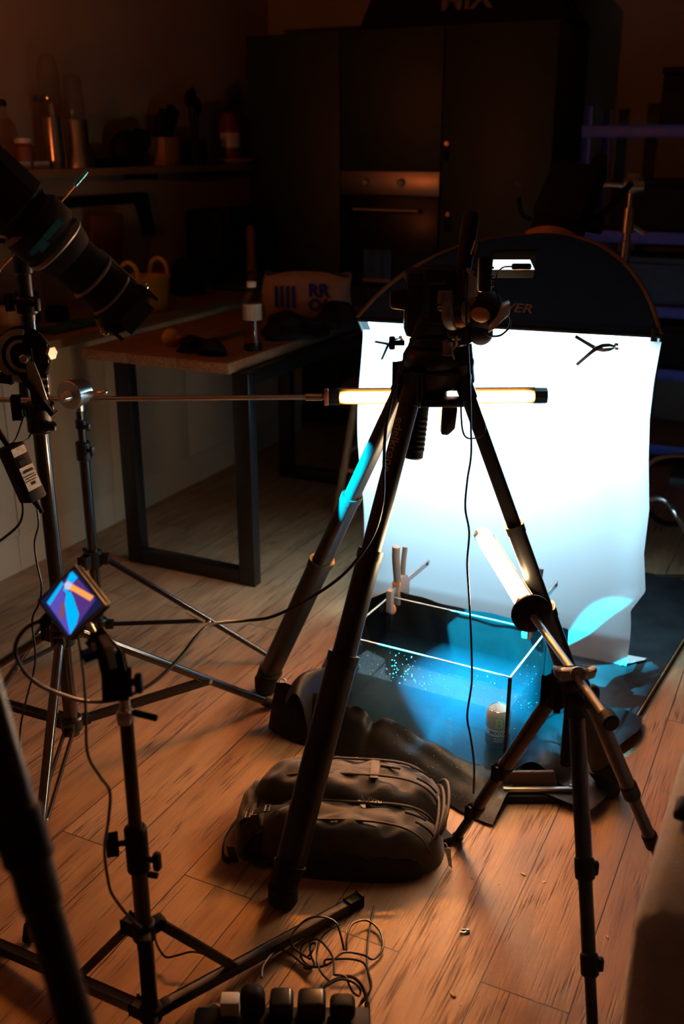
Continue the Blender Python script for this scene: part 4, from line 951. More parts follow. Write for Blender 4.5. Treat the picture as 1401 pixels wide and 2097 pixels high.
# lens barrel down the right side of the head
l0, l1 = px(938, 660, 2.24), px(950, 790, 2.30); b = B()
b.lathe(l0, l1, [(.027, 0), (.030, .01), (.030, .045), (.026, .05), (.027, .054), (.027, .085), (.029, .09), (.029, .098), (.027, .104), (.027, .138), (.024, .145)], 28); ln = obj('lens', b, M['black'], t)
q = px(928, 700, 2.17); b = B(); b.tube([px(934, 690, 2.18), px(933, 706, 2.17), px(926, 718, 2.17), px(930, 735, 2.18)], lambda s: (.005, .003), 8); obj('lens_lever', b, M['steel'], ln)
q = px(940, 660, 2.20); b = B(); b.cyl(q, q + V((.012, -.01, .004)), .013, .012, 18, bev=.003); b.cyl(q + V((-.03, .01, .0)), q + V((.0, .0, .0)), .012, n=14, bev=.002); obj('focus_gear', b, M['copper'], t)
# hand grip with strap
g = px(992, 640, 2.22); b = B(); b.ell(g, (.040, .045, .050), Matrix.Rotation(math.radians(25), 3, 'Y')); b.ell(g + V((-.006, 0, -.045)), (.028, .036, .028)); gr = obj('hand_grip', b, M['bagdark'], t)
b = B(); b.prism([px(1019, 652, 2.17), px(1027, 628, 2.17), px(1046, 620, 2.17), px(1044, 645, 2.17), px(1012, 674, 2.17), px(1000, 684, 2.17), px(1002, 668, 2.17)], V((.002, .03, .004)), bev=.004); obj('wrist_pad', b, M['silver'], gr)
b = B(); b.ell(px(984, 645, 2.172), (.022, .008, .016), Matrix.Rotation(math.radians(15), 3, 'Y')); obj('palm_patch', b, M['copper'], gr)
b = B(); b.box(px(993, 562, 2.23), (.030, .03, .075), None, .005)
for v_ in (548, 565, 572, 585): b.box(px(1003, v_, 2.21), (.018, .012, .004), None, .001)
obj('monitor_arm', b, M['matte'], t)
s0 = px(1052, 545, 2.22); b = B(); Rm = Matrix.Rotation(math.radians(-64), 3, 'X')
b.box(s0 + V((0, .012, .004)), (.100, .070, .010), Rm, .003); scn = obj('side_screen', b, M['matte'], t)
b = B(); nn = Rm @ V((0, 0, 1))
if nn.dot(EYE - s0) < 0: nn = -nn
fx = V((1, 0, 0)); fy = nn.cross(fx)
cc = s0 + V((0, .012, .004)) + nn * .0056
b.face([cc + fx * x + fy * y for x, y in ((-.046, -.012), (.050, -.012), (.036, .014), (-.046, .014))]); obj('lit_display', b, glow('display_white', (.80, .92, 1.0), 1.25), scn, fix=False)
b = B(); b.bar(px(1048, 546, 2.175), px(1088, 546, 2.175), .013, .013, bev=.004); obj('plug', b, M['matte'], scn)
b = B(); b.tube([px(1048, 546, 2.175), px(1030, 548, 2.175), px(1018, 562, 2.18), px(1015, 590, 2.18), px(1023, 618, 2.18)], .0019, 6); obj('display_lead', b, M['cable'], scn)
b = B(); b.tube([px(1043, 645, 2.17), px(1046, 658, 2.17), px(1040, 674, 2.17), px(1024, 687, 2.17), px(1004, 688, 2.17), px(992, 680, 2.17)], .0026, 8); obj('strap_loop', b, M['cable'], gr)

# ------------------------------------------------------------------ light stands
def light_stand(label, C, feet, hinge, low, pole, frac, r_leg=.0105, name='light_stand', doubled=True):
    t = T(name, label, 'light stand', V((C.x, C.y, 0)))
    z0 = low - .03
    for k, (za, zb_, r, m) in enumerate(pole):
        b = B(); b.cyl(C + UP * za, C + UP * zb_, r, n=22, bev=.002); obj('column', b, M[m], t)
    b = B(); b.cyl(C + UP * (hinge - .028), C + UP * (hinge + .028), pole[0][2] + .012, n=22, bev=.004)
    b2 = B(); b2.cyl(C + UP * (low - .02), C + UP * (low + .02), pole[0][2] + .010, n=22, bev=.004)
    dirs = []
    for F in feet:
        d = (F - V((C.x, C.y, 0))).normalized(); dirs.append(d); s = V((-d.y, d.x, 0))
        R = Matrix((d, s, UP)).transposed()
        b.box(C + d * (pole[0][2] + .018) + UP * hinge, (.035, .028, .034), R, .004); b2.box(C + d * (pole[0][2] + .016) + UP * low, (.03, .026, .028), R, .004)
    obj('hinge_collar', b, M['black'], t); obj('lower_collar', b2, M['black'], t)
    for F, d in zip(feet, dirs):
        s = V((-d.y, d.x, 0))
        p = C + d * (pole[0][2] + .022) + UP * hinge; q = F + UP * (r_leg + .001); ld = (q - p).normalized()
        b = B(); b.cyl(p, q, r_leg, n=16, bev=.001); lg = obj('leg', b, M['blackgloss'], t)
        b = B(); b.cyl(q - ld * .035, q + ld * .004, r_leg + .0025, n=14, bev=.003); obj('rubber_tip', b, M['rubber'], lg)
        m = p + (q - p) * frac; a = C + d * (pole[0][2] + .02) + UP * low
        for o_ in ((-.011, .011) if doubled else (0,)):
            b = B(); b.bar(a + s * o_, m + s * o_ * 1.15, .004, .013, bev=.001) if doubled else b.bar(a, m, .016, .009, bev=.001)
            obj('brace', b, M['black'], t)
        b = B(); b.cyl(m - s * .016, m + s * .016, .006, n=10, bev=.001); obj('rivet', b, M['steel'], lg)
    return t
def tknob(b, c, d, L_=.03, w_=.032): # a T-shaped wing knob
    d = V(d).normalized(); b.cyl(c, c + d * L_, .0055, n=10); e = c + d * L_; b.box(e + d * .007, (.013, w_ * .42, w_), Matrix((d, V((-d.y, d.x, 0)), UP)).transposed(), .004)
S1 = V((-.72, 2.30, 0))
t1 = light_stand('heavy black light stand carrying the spotlight at the left', S1, [V((-.216, 2.652, 0)), V((-.669, 1.686, 0)), V((-1.275, 2.564, 0))], .426, .165,
    [(.13, 1.03, .0190, 'blackgloss'), (.99, 1.25, .0150, 'blackgloss'), (1.23, 1.40, .0165, 'black')], .64, .012)
b = B(); b.cyl(S1 + UP * .965, S1 + UP * 1.04, .030, n=22, bev=.006)
for z in (.985, 1.035): b.box(S1 + V((.026, -.02, z)), (.036, .03, .018), Matrix.Rotation(.5, 3, 'Z'), .004)
obj('height_lock', b, M['black'], t1)
for p_, d_, l_, w_ in ((V((-.02, -.01, 1.03)), (-1, -.2, 0), .02, .05), (V((.012, -.012, 1.27)), (.9, -.4, 0), .012, .03), (V((-.012, -.012, 1.275)), (-.9, -.4, 0), .015, .03), (V((.012, 0, 1.36)), (.9, -.2, 0), .01, .025)):
    b = B(); tknob(b, S1 + p_, d_, l_, w_); obj('wing_knob', b, M['matte'], t1)
for z0_, z1_, r_ in ((1.245, 1.285, .024), (1.335, 1.39, .022)):
    b = B(); b.cyl(S1 + UP * z0_, S1 + UP * z1_, r_, n=20, bev=.004); obj('collar', b, M['black'], t1)
for z in (.985, 1.035):
    b = B(); b.box(S1 + V((.0415, -.0285, z)), (.006, .018, .013), Matrix.Rotation(.5, 3, 'Z'), .002); obj('lock_lever', b, M['steel'], t1)
# swivel bracket clamped on the stand: grey arc plate, arm, collar
t = T('swivel_bracket', 'grey slotted arc bracket with black arm clamped to the heavy stand', 'bracket', S1 + UP * 1.13)
c = S1 + V((-.015, -.03, 1.155)); b = B(); arc = []
for k in range(19): a = math.radians(78 + 205 * k / 18); arc.append((a, .058))
outer = [c + V((.060 * math.cos(a), -.003, .062 * math.sin(a))) for a, _ in arc]; inner = [c + V((.047 * math.cos(a), -.003, .049 * math.sin(a))) for a, _ in arc][::-1]
b.prism(outer + inner, V((0, .006, 0)), bev=.001); obj('arc_plate', b, M['alu'], t); b = B()
outer = [c + V((.036 * math.cos(a), -.003, .038 * math.sin(a))) for a, _ in arc]; inner = [c + V((.029 * math.cos(a), -.003, .031 * math.sin(a))) for a, _ in arc][::-1]
b.prism(outer + inner, V((0, .006, 0)), bev=.001); obj('arc_plate', b, M['alu'], t)
b = B(); b.cyl(c + V((0, .004, 0)), c + V((0, .02, 0)), .066, n=36, bev=.004); obj('back_disc', b, M['matte'], t)
b = B(); b.prism([c + V((x, -.012, z)) for x, z in ((.012, -.008), (.03, -.012), (.042, -.055), (.052, -.10), (.035, -.10), (.010, -.05))], V((0, .006, 0)), bev=.001); obj('arm_plate', b, M['alu'], t)
b = B(); b.bar(c + V((.0, -.004, -.045)), c + V((.062, -.006, -.135)), .022, .012, bev=.002); obj('arm', b, M['matte'], t); b = B(); b.bar(c + V((-.20, .01, -.035)), c + V((-.03, .006, -.055)), .02, .02, bev=.003); obj('arm', b, M['matte'], t)
b = B(); b.cyl(c + V((.012, -.03, -.002)), c + V((.012, .0, -.002)), .010, n=16, bev=.002); b.cyl(c + V((.024, -.001, .018)), c + V((.024, .001, -.018)), .001, n=6); obj('axle', b, M['steel'], t)
b = B(); b.cyl(S1 + V((.0, 0, 1.135)), S1 + V((0, 0, 1.185)), .024, n=20, bev=.003); b.box(S1 + V((.034, -.018, 1.16)), (.022, .022, .048), None, .004); obj('clamp', b, M['black'], t)
b = B(); b.cyl(S1 + V((.048, -.02, 1.16)), S1 + V((.055, -.024, 1.16)), .017, n=6, bev=.002); obj('clamp_nut', b, M['alu'], t)
b = B(); b.box(S1 + V((.022, -.016, 1.085)), (.034, .03, .055), None, .005); sq = obj('lower_clamp', b, M['matte'], t)
for z in (1.068, 1.085, 1.102):
    b = B(); b.box(S1 + V((.031, -.0318, z)), (.017, .003, .006), None, .001); obj('clamp_screw', b, M['steel'], sq)

# boom stand carrying the orange tube
S2 = V((-.795, 2.94, 0))
t2 = light_stand('slim black light stand with the chrome grip head and boom, behind the heavy stand', S2, [V((-.215, 2.93, 0)), V((-1.08, 3.44, 0)), V((-1.075, 2.44, 0))], .372, .14,
    [(.105, .74, .0165, 'blackgloss'), (.72, .86, .0125, 'blackgloss')], .60, .0095, doubled=False)
b = B(); b.cyl(S2 + UP * .70, S2 + UP * .76, .023, n=20, bev=.004); tknob(b, S2 + V((.015, -.01, .735)), (.8, -.6, 0), .015, .03); obj('height_lock', b, M['black'], t2); b = B(); tknob(b, S2 + V((.012, -.01, .81)), (.8, -.6, 0), .012, .024); b.cyl(S2 + UP * .80, S2 + UP * .83, .017, n=18, bev=.003); obj('upper_collar', b, M['black'], t2)
mt_ = S2 + (V((-.215, 2.93, 0)) - S2) * .52 + UP * .19; dd = (V((-.215, 2.93, .01)) - (S2 + UP * .372)).normalized()
p_ = S2 + UP * .372 + (V((-.215, 2.93, .012)) - S2 - UP * .372) * .50; b = B(); b.cyl(p_, p_ + dd * .07, .0103, n=16); obj('white_tape', b, M['white'], t2)
HZ = .905
t = T('grip_head', 'round chrome grip head at the top of the slim boom stand', 'grip head', S2 + UP * HZ)
c = S2 + UP * (HZ + .008); b = B(); b.cyl(c + V((-.010, -.025, 0)), c + V((-.018, -.042, 0)), .045, n=32, bev=.003); b.cyl(c + V((.012, .02, 0)), c + V((-.010, -.022, 0)), .040, n=32, bev=.004); obj('discs', b, M['steel'], t)
b = B(); b.cyl(c + V((-.018, -.042, -.002)), c + V((-.03, -.07, -.004)), .018, .010, 18, bev=.002); obj('centre_boss', b, M['chrome'], t)
b = B(); b.tube([c + V((.02, .0, .0)), c + V((.06, -.02, .004)), c + V((.085, -.03, .008))], .006, 8); b.ell(c + V((.088, -.031, .008)), (.009, .009, .009)); obj('t_handle', b, M['chrome'], t)
b = B(); b.cyl(S2 + UP * .855, c - UP * .03, .014, n=16, bev=.002); obj('socket', b, M['steel'], t)
t = T('boom_arm', 'thin chrome boom arm reaching right from the grip head to the orange tube', 'boom arm', S2 + UP * HZ)
y_ = 2.94 - .0; bz = HZ - .006
b = B(); b.cyl(V((-1.30, y_, bz - .012)), V((-.095, y_, bz + .0)), .0075, n=14); obj('rod', b, M['steel'], t)
b = B(); b.cyl(V((-.112, y_, bz)), V((-.058, y_, bz)), .0115, n=14, bev=.002); b.cyl(V((-.058, y_, bz)), V((-.045, y_, bz)), .008, n=12); obj('tip', b, M['chrome'], t)

def tube_light(label, p, q, r, face, col, level, name, cap_m='greyplastic', flat=False):
    d = (q - p).normalized(); L = (q - p).length; f = (V(face) - d * V(face).dot(d)).normalized(); s = d.cross(f)
    t = T('tube_light', label, 'tube light', p)
    m, tt, pr, out = nt(name); tt.nodes.remove(pr); Lk = tt.links.new
    # LED strip behind a frosted half-round: brightest along the strip's axis
    tc = tt.nodes.new('ShaderNodeTexCoord'); e = tt.nodes.new('ShaderNodeEmission')
    sx = tt.nodes.new('ShaderNodeSeparateXYZ'); Lk(tc.outputs['UV'], sx.inputs[0])
    r1 = tt.nodes.new('ShaderNodeValToRGB'); r1.color_ramp.interpolation = 'EASE'; el = r1.color_ramp.elements
    lo_ = .55 / level; md_ = 1.3 / level
    el[0].position = 0.0; el[0].color = (  .30, .30, .30, 1); el[1].position = .5 if flat else .56; el[1].color = (1, 1, 1, 1)
    if flat:
        el[0].color = (.25, .25, .25, 1)
    st_ = ((.10, .8), (.90, .8), (1.0, .25)) if flat else ((.17, .30), (.23, lo_), (.34, md_), (.42, .05), (.70, .05), (.78, md_), (1.0, lo_))
    for ps, c_ in st_: a = el.new(ps); a.color = (c_, c_, c_, 1)
    Lk(sx.outputs['Y'], r1.inputs[0])
    r2 = tt.nodes.new('ShaderNodeValToRGB'); r2.color_ramp.interpolation = 'EASE'; el = r2.color_ramp.elements
    el[0].position = 0; el[0].color = (.003, .003, .003, 1); el[1].position = .07; el[1].color = (1, 1, 1, 1); a = el.new(.93); a.color = (1, 1, 1, 1); a = el.new(1.0); a.color = (.003, .003, .003, 1)
    Lk(sx.outputs['X'], r2.inputs[0])
    mu = tt.nodes.new('ShaderNodeMath'); mu.operation = 'MULTIPLY'; Lk(r1.outputs[0], mu.inputs[0]); Lk(r2.outputs[0], mu.inputs[1])
    m2 = tt.nodes.new('ShaderNodeMath'); m2.operation = 'MULTIPLY'; m2.inputs[1].default_value = level; Lk(mu.outputs[0], m2.inputs[0])
    e.inputs[0].default_value = tuple(col) + (1,); Lk(m2.outputs[0], e.inputs[1]); Lk(e.outputs[0], out.inputs[0])
    b = B(); uvl = b.bm.loops.layers.uv.new('UVMap'); nu, nv = 20, 16
    A0_, A1_ = (-35, 215) if flat else (-50, 200); aa = lambda j: math.radians(A0_ + (A1_ - A0_) * j / nv)
    G = [[b.bm.verts.new(p + d * (L * (.045 + .90 * i / nu)) + f * (r * math.sin(aa(j))) + s * (r * math.cos(aa(j)))) for j in range(nv + 1)] for i in range(nu + 1)]
    for i in range(nu):
        for j in range(nv):
            fc = b.bm.faces.new((G[i][j], G[i + 1][j], G[i + 1][j + 1], G[i][j + 1]))
            for lp, (ii, jj) in zip(fc.loops, ((i, j), (i + 1, j), (i + 1, j + 1), (i, j + 1))): lp[uvl].uv = (ii / nu, jj / nv)
    obj('diffuser', b, m, t, fix=False)
    b = B(); b.bar(p + d * (L * .04) - f * (r * (.84 if flat else .70)), q - d * (L * .05) - f * (r * (.84 if flat else .70)), r * (1.3 if flat else 1.85), r * (.5 if flat else .7), up=f, bev=.003); obj('housing', b, M['alu'], t)
    for a0, a1 in ((0, .05), (.94, 1.0)):
        b = B(); b.lathe(p + d * (L * a0), q, [(r * 1.08, 0), (r * 1.12, .003), (r * 1.12, L * (a1 - a0) - .003), (r * 1.08, L * (a1 - a0))], 8); obj('end_cap', b, M[cap_m], t, ang=30)
    return t
tube_light('orange-glowing tube light held level on the boom arm behind the tripod', V((-.040, y_, bz)), V((.617, y_, bz + .004)), .0225, V((.05, -1.0, .10)), (1.0, .32, .045), TUBE_ORANGE, 'tube_orange', 'matte')
b = B(); b.cyl(V((-.054, y_, bz)), V((-.0405, y_, bz)), .026, n=24, bev=.002); 
tag(obj('tube_holder', b, M['redbrown']), 'small dark holder joining the boom arm to the orange tube', 'holder')

# ------------------------------------------------------------------ spotlight with projection snoot
t = T('spotlight', 'big black spotlight with projection snoot aimed down at the tank', 'spotlight', S1 + UP * 1.44)
sdv = SPOT_DIR.copy(); SE = SPOT_TIP.copy()
e1 = sdv.orthogonal().normalized(); sup = (UP - sdv * sdv.z).normalized(); ssd = sdv.cross(sup)
def sp(l): return SE - sdv * l
RS = Matrix((ssd, sup, sdv)).transposed()
b = B(); b.lathe(sp(.175), sp(0), [(.052, 0), (.052, .05), (.048, .055), (.048, .10), (.051, .105), (.051, .172), (.046, .172), (.046, .07), (.0, .068)], 32); sn = obj('snoot_barrel', b, M['matte'], t)
b = B()
for l_ in (.118, .068): b.lathe(sp(l_), sp(0), [(.0485, 0), (.0535, .002), (.0535, .006), (.0485, .008)], 32, caps=False)
b.box(sp(.09) + sup * .051 + ssd * -.01, (.02, .008, .09), RS, .002); obj('focus_slide', b, M['greyplastic'], sn)
# open front: four shutter plates round the exit
for k, (d_, w_) in enumerate(((sup, .085), (-sup, .085), (ssd, .10), (-ssd, .10))):
    b = B(); b.box(sp(.012) + d_ * .055, (.07 if k < 2 else .006, .006 if k < 2 else .07, .035), RS, .001); obj('shutter_blade', b, M['matte'], t)
_dirs = lambda az, el: V((math.cos(math.radians(el)) * math.cos(math.radians(az)), math.cos(math.radians(el)) * math.sin(math.radians(az)), math.sin(math.radians(el))))
b = B(); b.prism([SPOT_EXIT + _dirs(a_, e_) * (.085 / _dirs(a_, e_).dot(SPOT_DIR)) for a_, e_ in ((27.5, -39.2), (11, -47.4), (4, -45), (8, -31), (27.5, -27))], SPOT_DIR * .0012); obj('shutter_blade', b, M['matte'], t)
b = B(); b.prism([SPOT_EXIT + _dirs(a_, e_) * (.0865 / _dirs(a_, e_).dot(SPOT_DIR)) for a_, e_ in ((23, -48.6), (23, -64), (5, -64), (5, -48.6))], SPOT_DIR * .0012); obj('shutter_blade', b, M['matte'], t)
for d_ in (sup * .062 + ssd * -.02, -sup * .066 + ssd * -.01):
    b = B(); b.cyl(sp(.03) + d_, sp(.012) + d_, .007, n=12, bev=.002); b.bar(sp(.05) + d_ * .8, sp(.02) + d_ * 1.0, .01, .012, bev=.002); obj('shutter_knob', b, M['brass'], t)
b = B(); b.lathe(sp(.285), sp(0), [(.062, 0), (.070, .01), (.070, .05), (.064, .06), (.060, .095), (.054, .112)], 36); obj('bowens_mount', b, M['matte'], t)
b = B(); b.lathe(sp(.215), sp(0), [(.0655, 0), (.0672, .003), (.0672, .008), (.0645, .011)], 36, caps=False); obj('grey_ring', b, M['greyplastic'], t)
for r_, l_ in ((.30, .225),):
    q = sp(.245) + ssd * .0715 + sup * .012
    b = B(); b.box(q, (.003, .045, .010), RS, .001); b.box(q - sup * .035 + sdv * .004, (.004, .02, .016), RS, .001); b.box(q - sup * .055, (.003, .016, .008), RS, .001); obj('chrome_latch', b, M['bluegrip_glint'], t)  # chrome latch coloured cyan to stand in for the reflected sheet
for sgn in (1, -1):
    q = sp(.255); d_ = (sup * .95 * sgn - ssd * .18).normalized()
    b = B(); b.cyl(q + d_ * .068, q + d_ * .120, .0022, n=8); st = obj('shutter_stick', b, M['copper'], t)
    b = B(); b.cyl(q + d_ * .115, q + d_ * .155, .0042, n=10, bev=.001); obj('stick_grip', b, M['bluegrip_glint'], st)
b = B(); b.lathe(sp(.46), sp(0), [(.05, 0), (.066, .006), (.070, .02), (.070, .15), (.060, .165), (.058, .178)], 10); obj('lamp_body', b, M['matte'], t, ang=20)
b = B(); b.box(sp(.56) + sup * .012, (.115, .125, .19), RS, .012); obj('rear_body', b, M['matte'], t)
b = B(); yk = sp(.33) - sup * .07; b.tube([sp(.31) - ssd * .078, sp(.31) - ssd * .080 - sup * .05, S1 + UP * 1.425 + V((.02, -.12, .02)), S1 + UP * 1.405 + V((0, -.01, 0))], lambda s: (.012, .016), 10); b.cyl(sp(.31) - ssd * .066, sp(.31) - ssd * .095, .022, n=20, bev=.004); obj('yoke', b, M['matte'], t)
b = B(); b.cyl(S1 + UP * 1.395, S1 + UP * 1.45, .022, .020, 20, bev=.004); b.tube([S1 + UP * 1.44, S1 + V((-.06, -.03, 1.45)), S1 + V((-.16, -.05, 1.445))], .012, 10); tknob(b, S1 + V((-.015, -.015, 1.41)), (-1, -.3, 0), .03, .045); obj('tilt_bracket', b, M['matte'], t)

# power brick hung on the heavy stand
bq = px(45, 968, 2.24); tl_ = math.radians(17)
t = T('power_brick', 'black power brick with a pale printed label hanging on the heavy stand', 'power brick', bq)
Rb = Matrix.Rotation(-tl_, 3, 'Y') @ Matrix.Rotation(math.radians(-38), 3, 'Z')
b = B(); b.box(bq, (.052, .046, .135), Rb, .006); bk = obj('case', b, M['matte'], t)
b = B(); fpos = Rb @ V((0.0262, 0, 0)); b.box(bq + Rb @ V((.0262, .0, .052)), (.001, .036, .018), Rb); b.box(bq + Rb @ V((.0262, .0, -.012)), (.001, .036, .055), Rb); obj('rating_label', b, M['label'], t)
b = B()
for k, (z, wd, hh) in enumerate(((.026, .02, .012), (.004, .026, .006), (-.006, .03, .002), (-.012, .03, .002), (-.018, .03, .002), (-.026, .012, .006))): b.box(bq + Rb @ V((.0270, -.002 + .003 * (k % 2), z)), (.0006, wd, hh), Rb)
obj('label_print', b, M['matte'], t)
b = B(); b.cyl(bq + Rb @ V((.0, 0, -.066)), bq + Rb @ V((.012, .0, -.10)), .008, .005, 12); obj('strain_relief', b, M['rubber'], t); b = B(); b.cyl(bq + Rb @ V((-.01, 0, .066)), bq + Rb @ V((-.022, 0, .105)), .006, .008, 10); obj('strain_relief', b, M['rubber'], t)
b = B(); b.tube([bq + Rb @ V((-.005, 0, .066)), S1 + V((-.05, -.03, .96)), S1 + V((-.03, -.02, 1.01))], .0018, 6, sub=3); b.tube([bq + Rb @ V((.012, .0, .066)), S1 + V((-.02, -.03, .96)), S1 + V((-.012, -.02, .99))], .0018, 6, sub=3); obj('hanging_cord', b, M['cable'], t)

# ------------------------------------------------------------------ monitor on its low stand
S3 = V((-.365, 1.462, 0))
t = T('monitor_stand', 'low black light stand in front that carries the field monitor', 'light stand', S3)
def on3(v):
    lo, hi = 0, 1.5
    for _ in range(40):
        z = (lo + hi) / 2; P = S3 + UP * z - EYE; vv = -(P.y * SP + P.z * CP) / (P.y * CP - P.z * SP) * FPX + 1048.5
        if vv > v: lo = z
        else: hi = z
    return S3 + UP * lo
zt, zk, zl, zb3 = on3(1475).z, on3(1740).z, on3(1905).z, .05
b = B(); b.cyl(S3 + UP * (zb3 - .02), S3 + UP * (zk + .0), .0150, n=20, bev=.002); b.cyl(S3 + UP * (zk - .02), S3 + UP * zt, .0118, n=20, bev=.001); obj('column', b, M['black'], t)
b = B(); b.cyl(S3 + UP * (zk - .045), S3 + UP * (zk + .05), .0205, n=20, bev=.004); tknob(b, S3 + V((.016, -.008, zk - .012)), (.9, -.35, 0), .016, .036); tknob(b, S3 + V((-.016, -.006, zk + .02)), (-.95, -.2, 0), .018, .034); b.cyl(S3 + V((.018, -.01, zk - .045)), S3 + V((.036, -.014, zk - .045)), .006, n=10, bev=.001); obj('height_lock', b, M['matte'], t)
fd = [V((.035, 1.806, 0)) - S3, V((-.86, 1.735, 0)) - S3]; fd.append(V((.10, -.52, 0)))
b = B(); b2 = B(); b.cyl(S3 + UP * (zl - .02), S3 + UP * (zl + .02), .021, n=20, bev=.004); b2.cyl(S3 + UP * .032, S3 + UP * .066, .021, n=20, bev=.004); tknob(b, S3 + V((.016, .0, zl + .01)), (.9, .3, 0), .012, .02)
for d in fd:
    d = d.normalized(); R = Matrix((d, V((-d.y, d.x, 0)), UP)).transposed(); b.box(S3 + d * .028 + UP * zl, (.028, .026, .024), R, .004); b2.box(S3 + d * .028 + UP * .046, (.028, .026, .022), R, .004)
obj('hinge_collar', b, M['matte'], t); obj('lower_collar', b2, M['matte'], t)
for d in fd:
    L_ = d.length; d = d.normalized(); s = V((-d.y, d.x, 0))
    b = B(); b.bar(S3 + d * .03 + UP * .046, S3 + d * L_ + UP * .012, .020, .016, bev=.003); lg = obj('leg', b, M['black'], t)
    b = B(); b.bar(S3 + d * (L_ - .03) + UP * .013, S3 + d * (L_ + .006) + UP * .0125, .023, .021, bev=.004); obj('rubber_tip', b, M['rubber'], lg)
    b = B(); b.bar(S3 + d * .03 + UP * zl, S3 + d * .19 + UP * .040, .015, .013, bev=.002); obj('brace', b, M['black'], t)
# grip / clamp / ball joint between stand and monitor
t = T('clamp_arm', 'black clamp and ball joint holding the tilted field monitor on its stand', 'clamp', S3 + UP * zt)
c = S3 + UP * zt
b = B(); b.cyl(c + UP * .001, c + UP * .018, .016, n=18, bev=.003); b.cyl(c + UP * .018, c + UP * .05, .009, n=14); b.box(c + UP * .0 + V((0, -.014, .012)), (.022, .01, .026), None, .003); obj('socket', b, M['alu'], t)
b = B(); b.cyl(c + V((.012, 0, .016)), c + V((.055, -.01, .010)), .006, n=12, bev=.002); obj('socket_lever', b, M['matte'], t)
j0 = px(243, 1405, 1.555); j1 = px(228, 1345, 1.555); j2 = px(196, 1305, 1.565)
b = B(); b.bar(px(240, 1424, 1.555), px(239, 1378, 1.555), .030, .030, bev=.006); b.bar(px(237, 1385, 1.555), j1, .024, .028, bev=.006); obj('clamp_body', b, M['matte'], t)
b = B(); b.bar(j1, j2, .020, .022, bev=.005); b.ell(px(222, 1340, 1.55), (.015, .017, .016)); obj('upper_jaw', b, M['matte'], t)
b = B(); b.bar(px(232, 1368, 1.53), px(222, 1325, 1.53), .008, .006, bev=.001); b.bar(px(210, 1302, 1.54), px(226, 1330, 1.53), .012, .005, bev=.001); obj('jaw_plate', b, M['alu'], t)
b = B(); q = px(262, 1395, 1.545); b.cyl(q, q + V((.012, -.004, 0)), .006, n=10); b.box(q + V((.018, -.006, 0)), (.013, .014, .034), None, .005); obj('lock_knob', b, M['matte'], t)
b = B(); b.cyl(j2, px(181, 1277, 1.575), .0052, n=12, bev=.001); obj('spigot', b, M['steel'], t)
for uv_ in ((191, 1321), (194, 1329)):
    b = B(); b.cyl(px(uv_[0], uv_[1], 1.542), px(uv_[0], uv_[1], 1.536), .0036, n=12, bev=.001); obj('rivet', b, M['brass'], t)
b = B(); b.bar(px(196, 1335, 1.55), px(172, 1345, 1.55), .016, .014, bev=.003); obj('rear_tab', b, M['matte'], t)
# the monitor
corn = [px(83, 1236, 1.60), px(146, 1147, 1.595), px(214, 1229, 1.575), px(146, 1326, 1.58)]     # left, top, right, bottom
mc = (corn[0] + corn[1] + corn[2] + corn[3]) / 4
mx_ = ((corn[2] - corn[1]) + (corn[3] - corn[0])).normalized()       # down the short side
my_ = ((corn[1] - corn[0]) + (corn[2] - corn[3])); my_ = (my_ - mx_ * my_.dot(mx_)).normalized()
mz_ = mx_.cross(my_)
if mz_.dot(EYE - mc) < 0: mz_ = -mz_
RM = Matrix((mx_, my_, mz_)).transposed()
if RM.determinant() < 0: RM = Matrix((mx_, my_, mz_)).transposed()
w_m = ((corn[2] - corn[1]).length + (corn[3] - corn[0]).length) / 2; h_m = ((corn[1] - corn[0]).length + (corn[2] - corn[3]).length) / 2
t = T('field_monitor', 'small tilted monitor showing blue and orange bars on the low stand', 'monitor', mc)
b = B(); b.box(mc - mz_ * .012, (w_m, h_m, .020), RM, .0075, seg=3); b.box(mc - mz_ * .028, (w_m * .8, h_m * .7, .02), RM, .005); obj('housing', b, M['matte'], t)
b = B()
rr = lambda x, y, z=.0: mc + mx_ * (x * w_m / 2) + my_ * (y * h_m / 2) + mz_ * z
b.tube([rr(-.91, -.91), rr(.91, -.91), rr(.91, .91), rr(-.91, .91)], .0042, 8, sub=1, closed=True); obj('bezel', b, M['greyplastic'], t)
mats = [glow('screen_purple', (.085, .03, .20), 1.0), glow('screen_orange', (.95, .36, .08), 1.0), glow('screen_cyan', (.0, .45, .95), 1.0), glow('screen_violet', (.10, .07, .42), 1.0), glow('screen_dim', (.22, .07, .10), 1.0), glow('screen_navy', (.008, .012, .05), 1.0), glow('screen_pale', (.50, .55, .85), 1.0)]
b = B(); zz = [.0004]
def scr(pts, mi): 
    pts = [(max(-.86, min(.86, x)), max(-.86, min(.86, y))) for x, y in pts]; zz[0] += .00025; b.face([rr(x, y, zz[0]) for x, y in pts], mi)
# pixel -> panel axes so that the picture reads as on the photographed screen
def uvp(u, v):
    x, y = (u - 700.5) / FPX, (v - 1048.5) / FPX; dr_ = V((x, CP - y * SP, -SP - y * CP)); tt_ = (mc - EYE).dot(mz_) / dr_.dot(mz_); P = EYE + dr_ * tt_ - mc
    return (P.dot(mx_) / (w_m / 2), P.dot(my_) / (h_m / 2))
scr([(-.86, -.86), (.86, -.86), (.86, .86), (-.86, .86)], 5)
scr([uvp(*p_) for p_ in ((97, 1236), (146, 1166), (196, 1228), (146, 1302))], 0)
scr([uvp(*p_) for p_ in ((99, 1236), (128, 1200), (136, 1240), (146, 1298), (142, 1300))], 3)
scr([uvp(*p_) for p_ in ((130, 1208), (140, 1170), (146, 1167), (160, 1182), (148, 1196), (136, 1216))], 2)
scr([uvp(*p_) for p_ in ((97, 1234), (128, 1190), (131, 1196), (103, 1240))], 2)
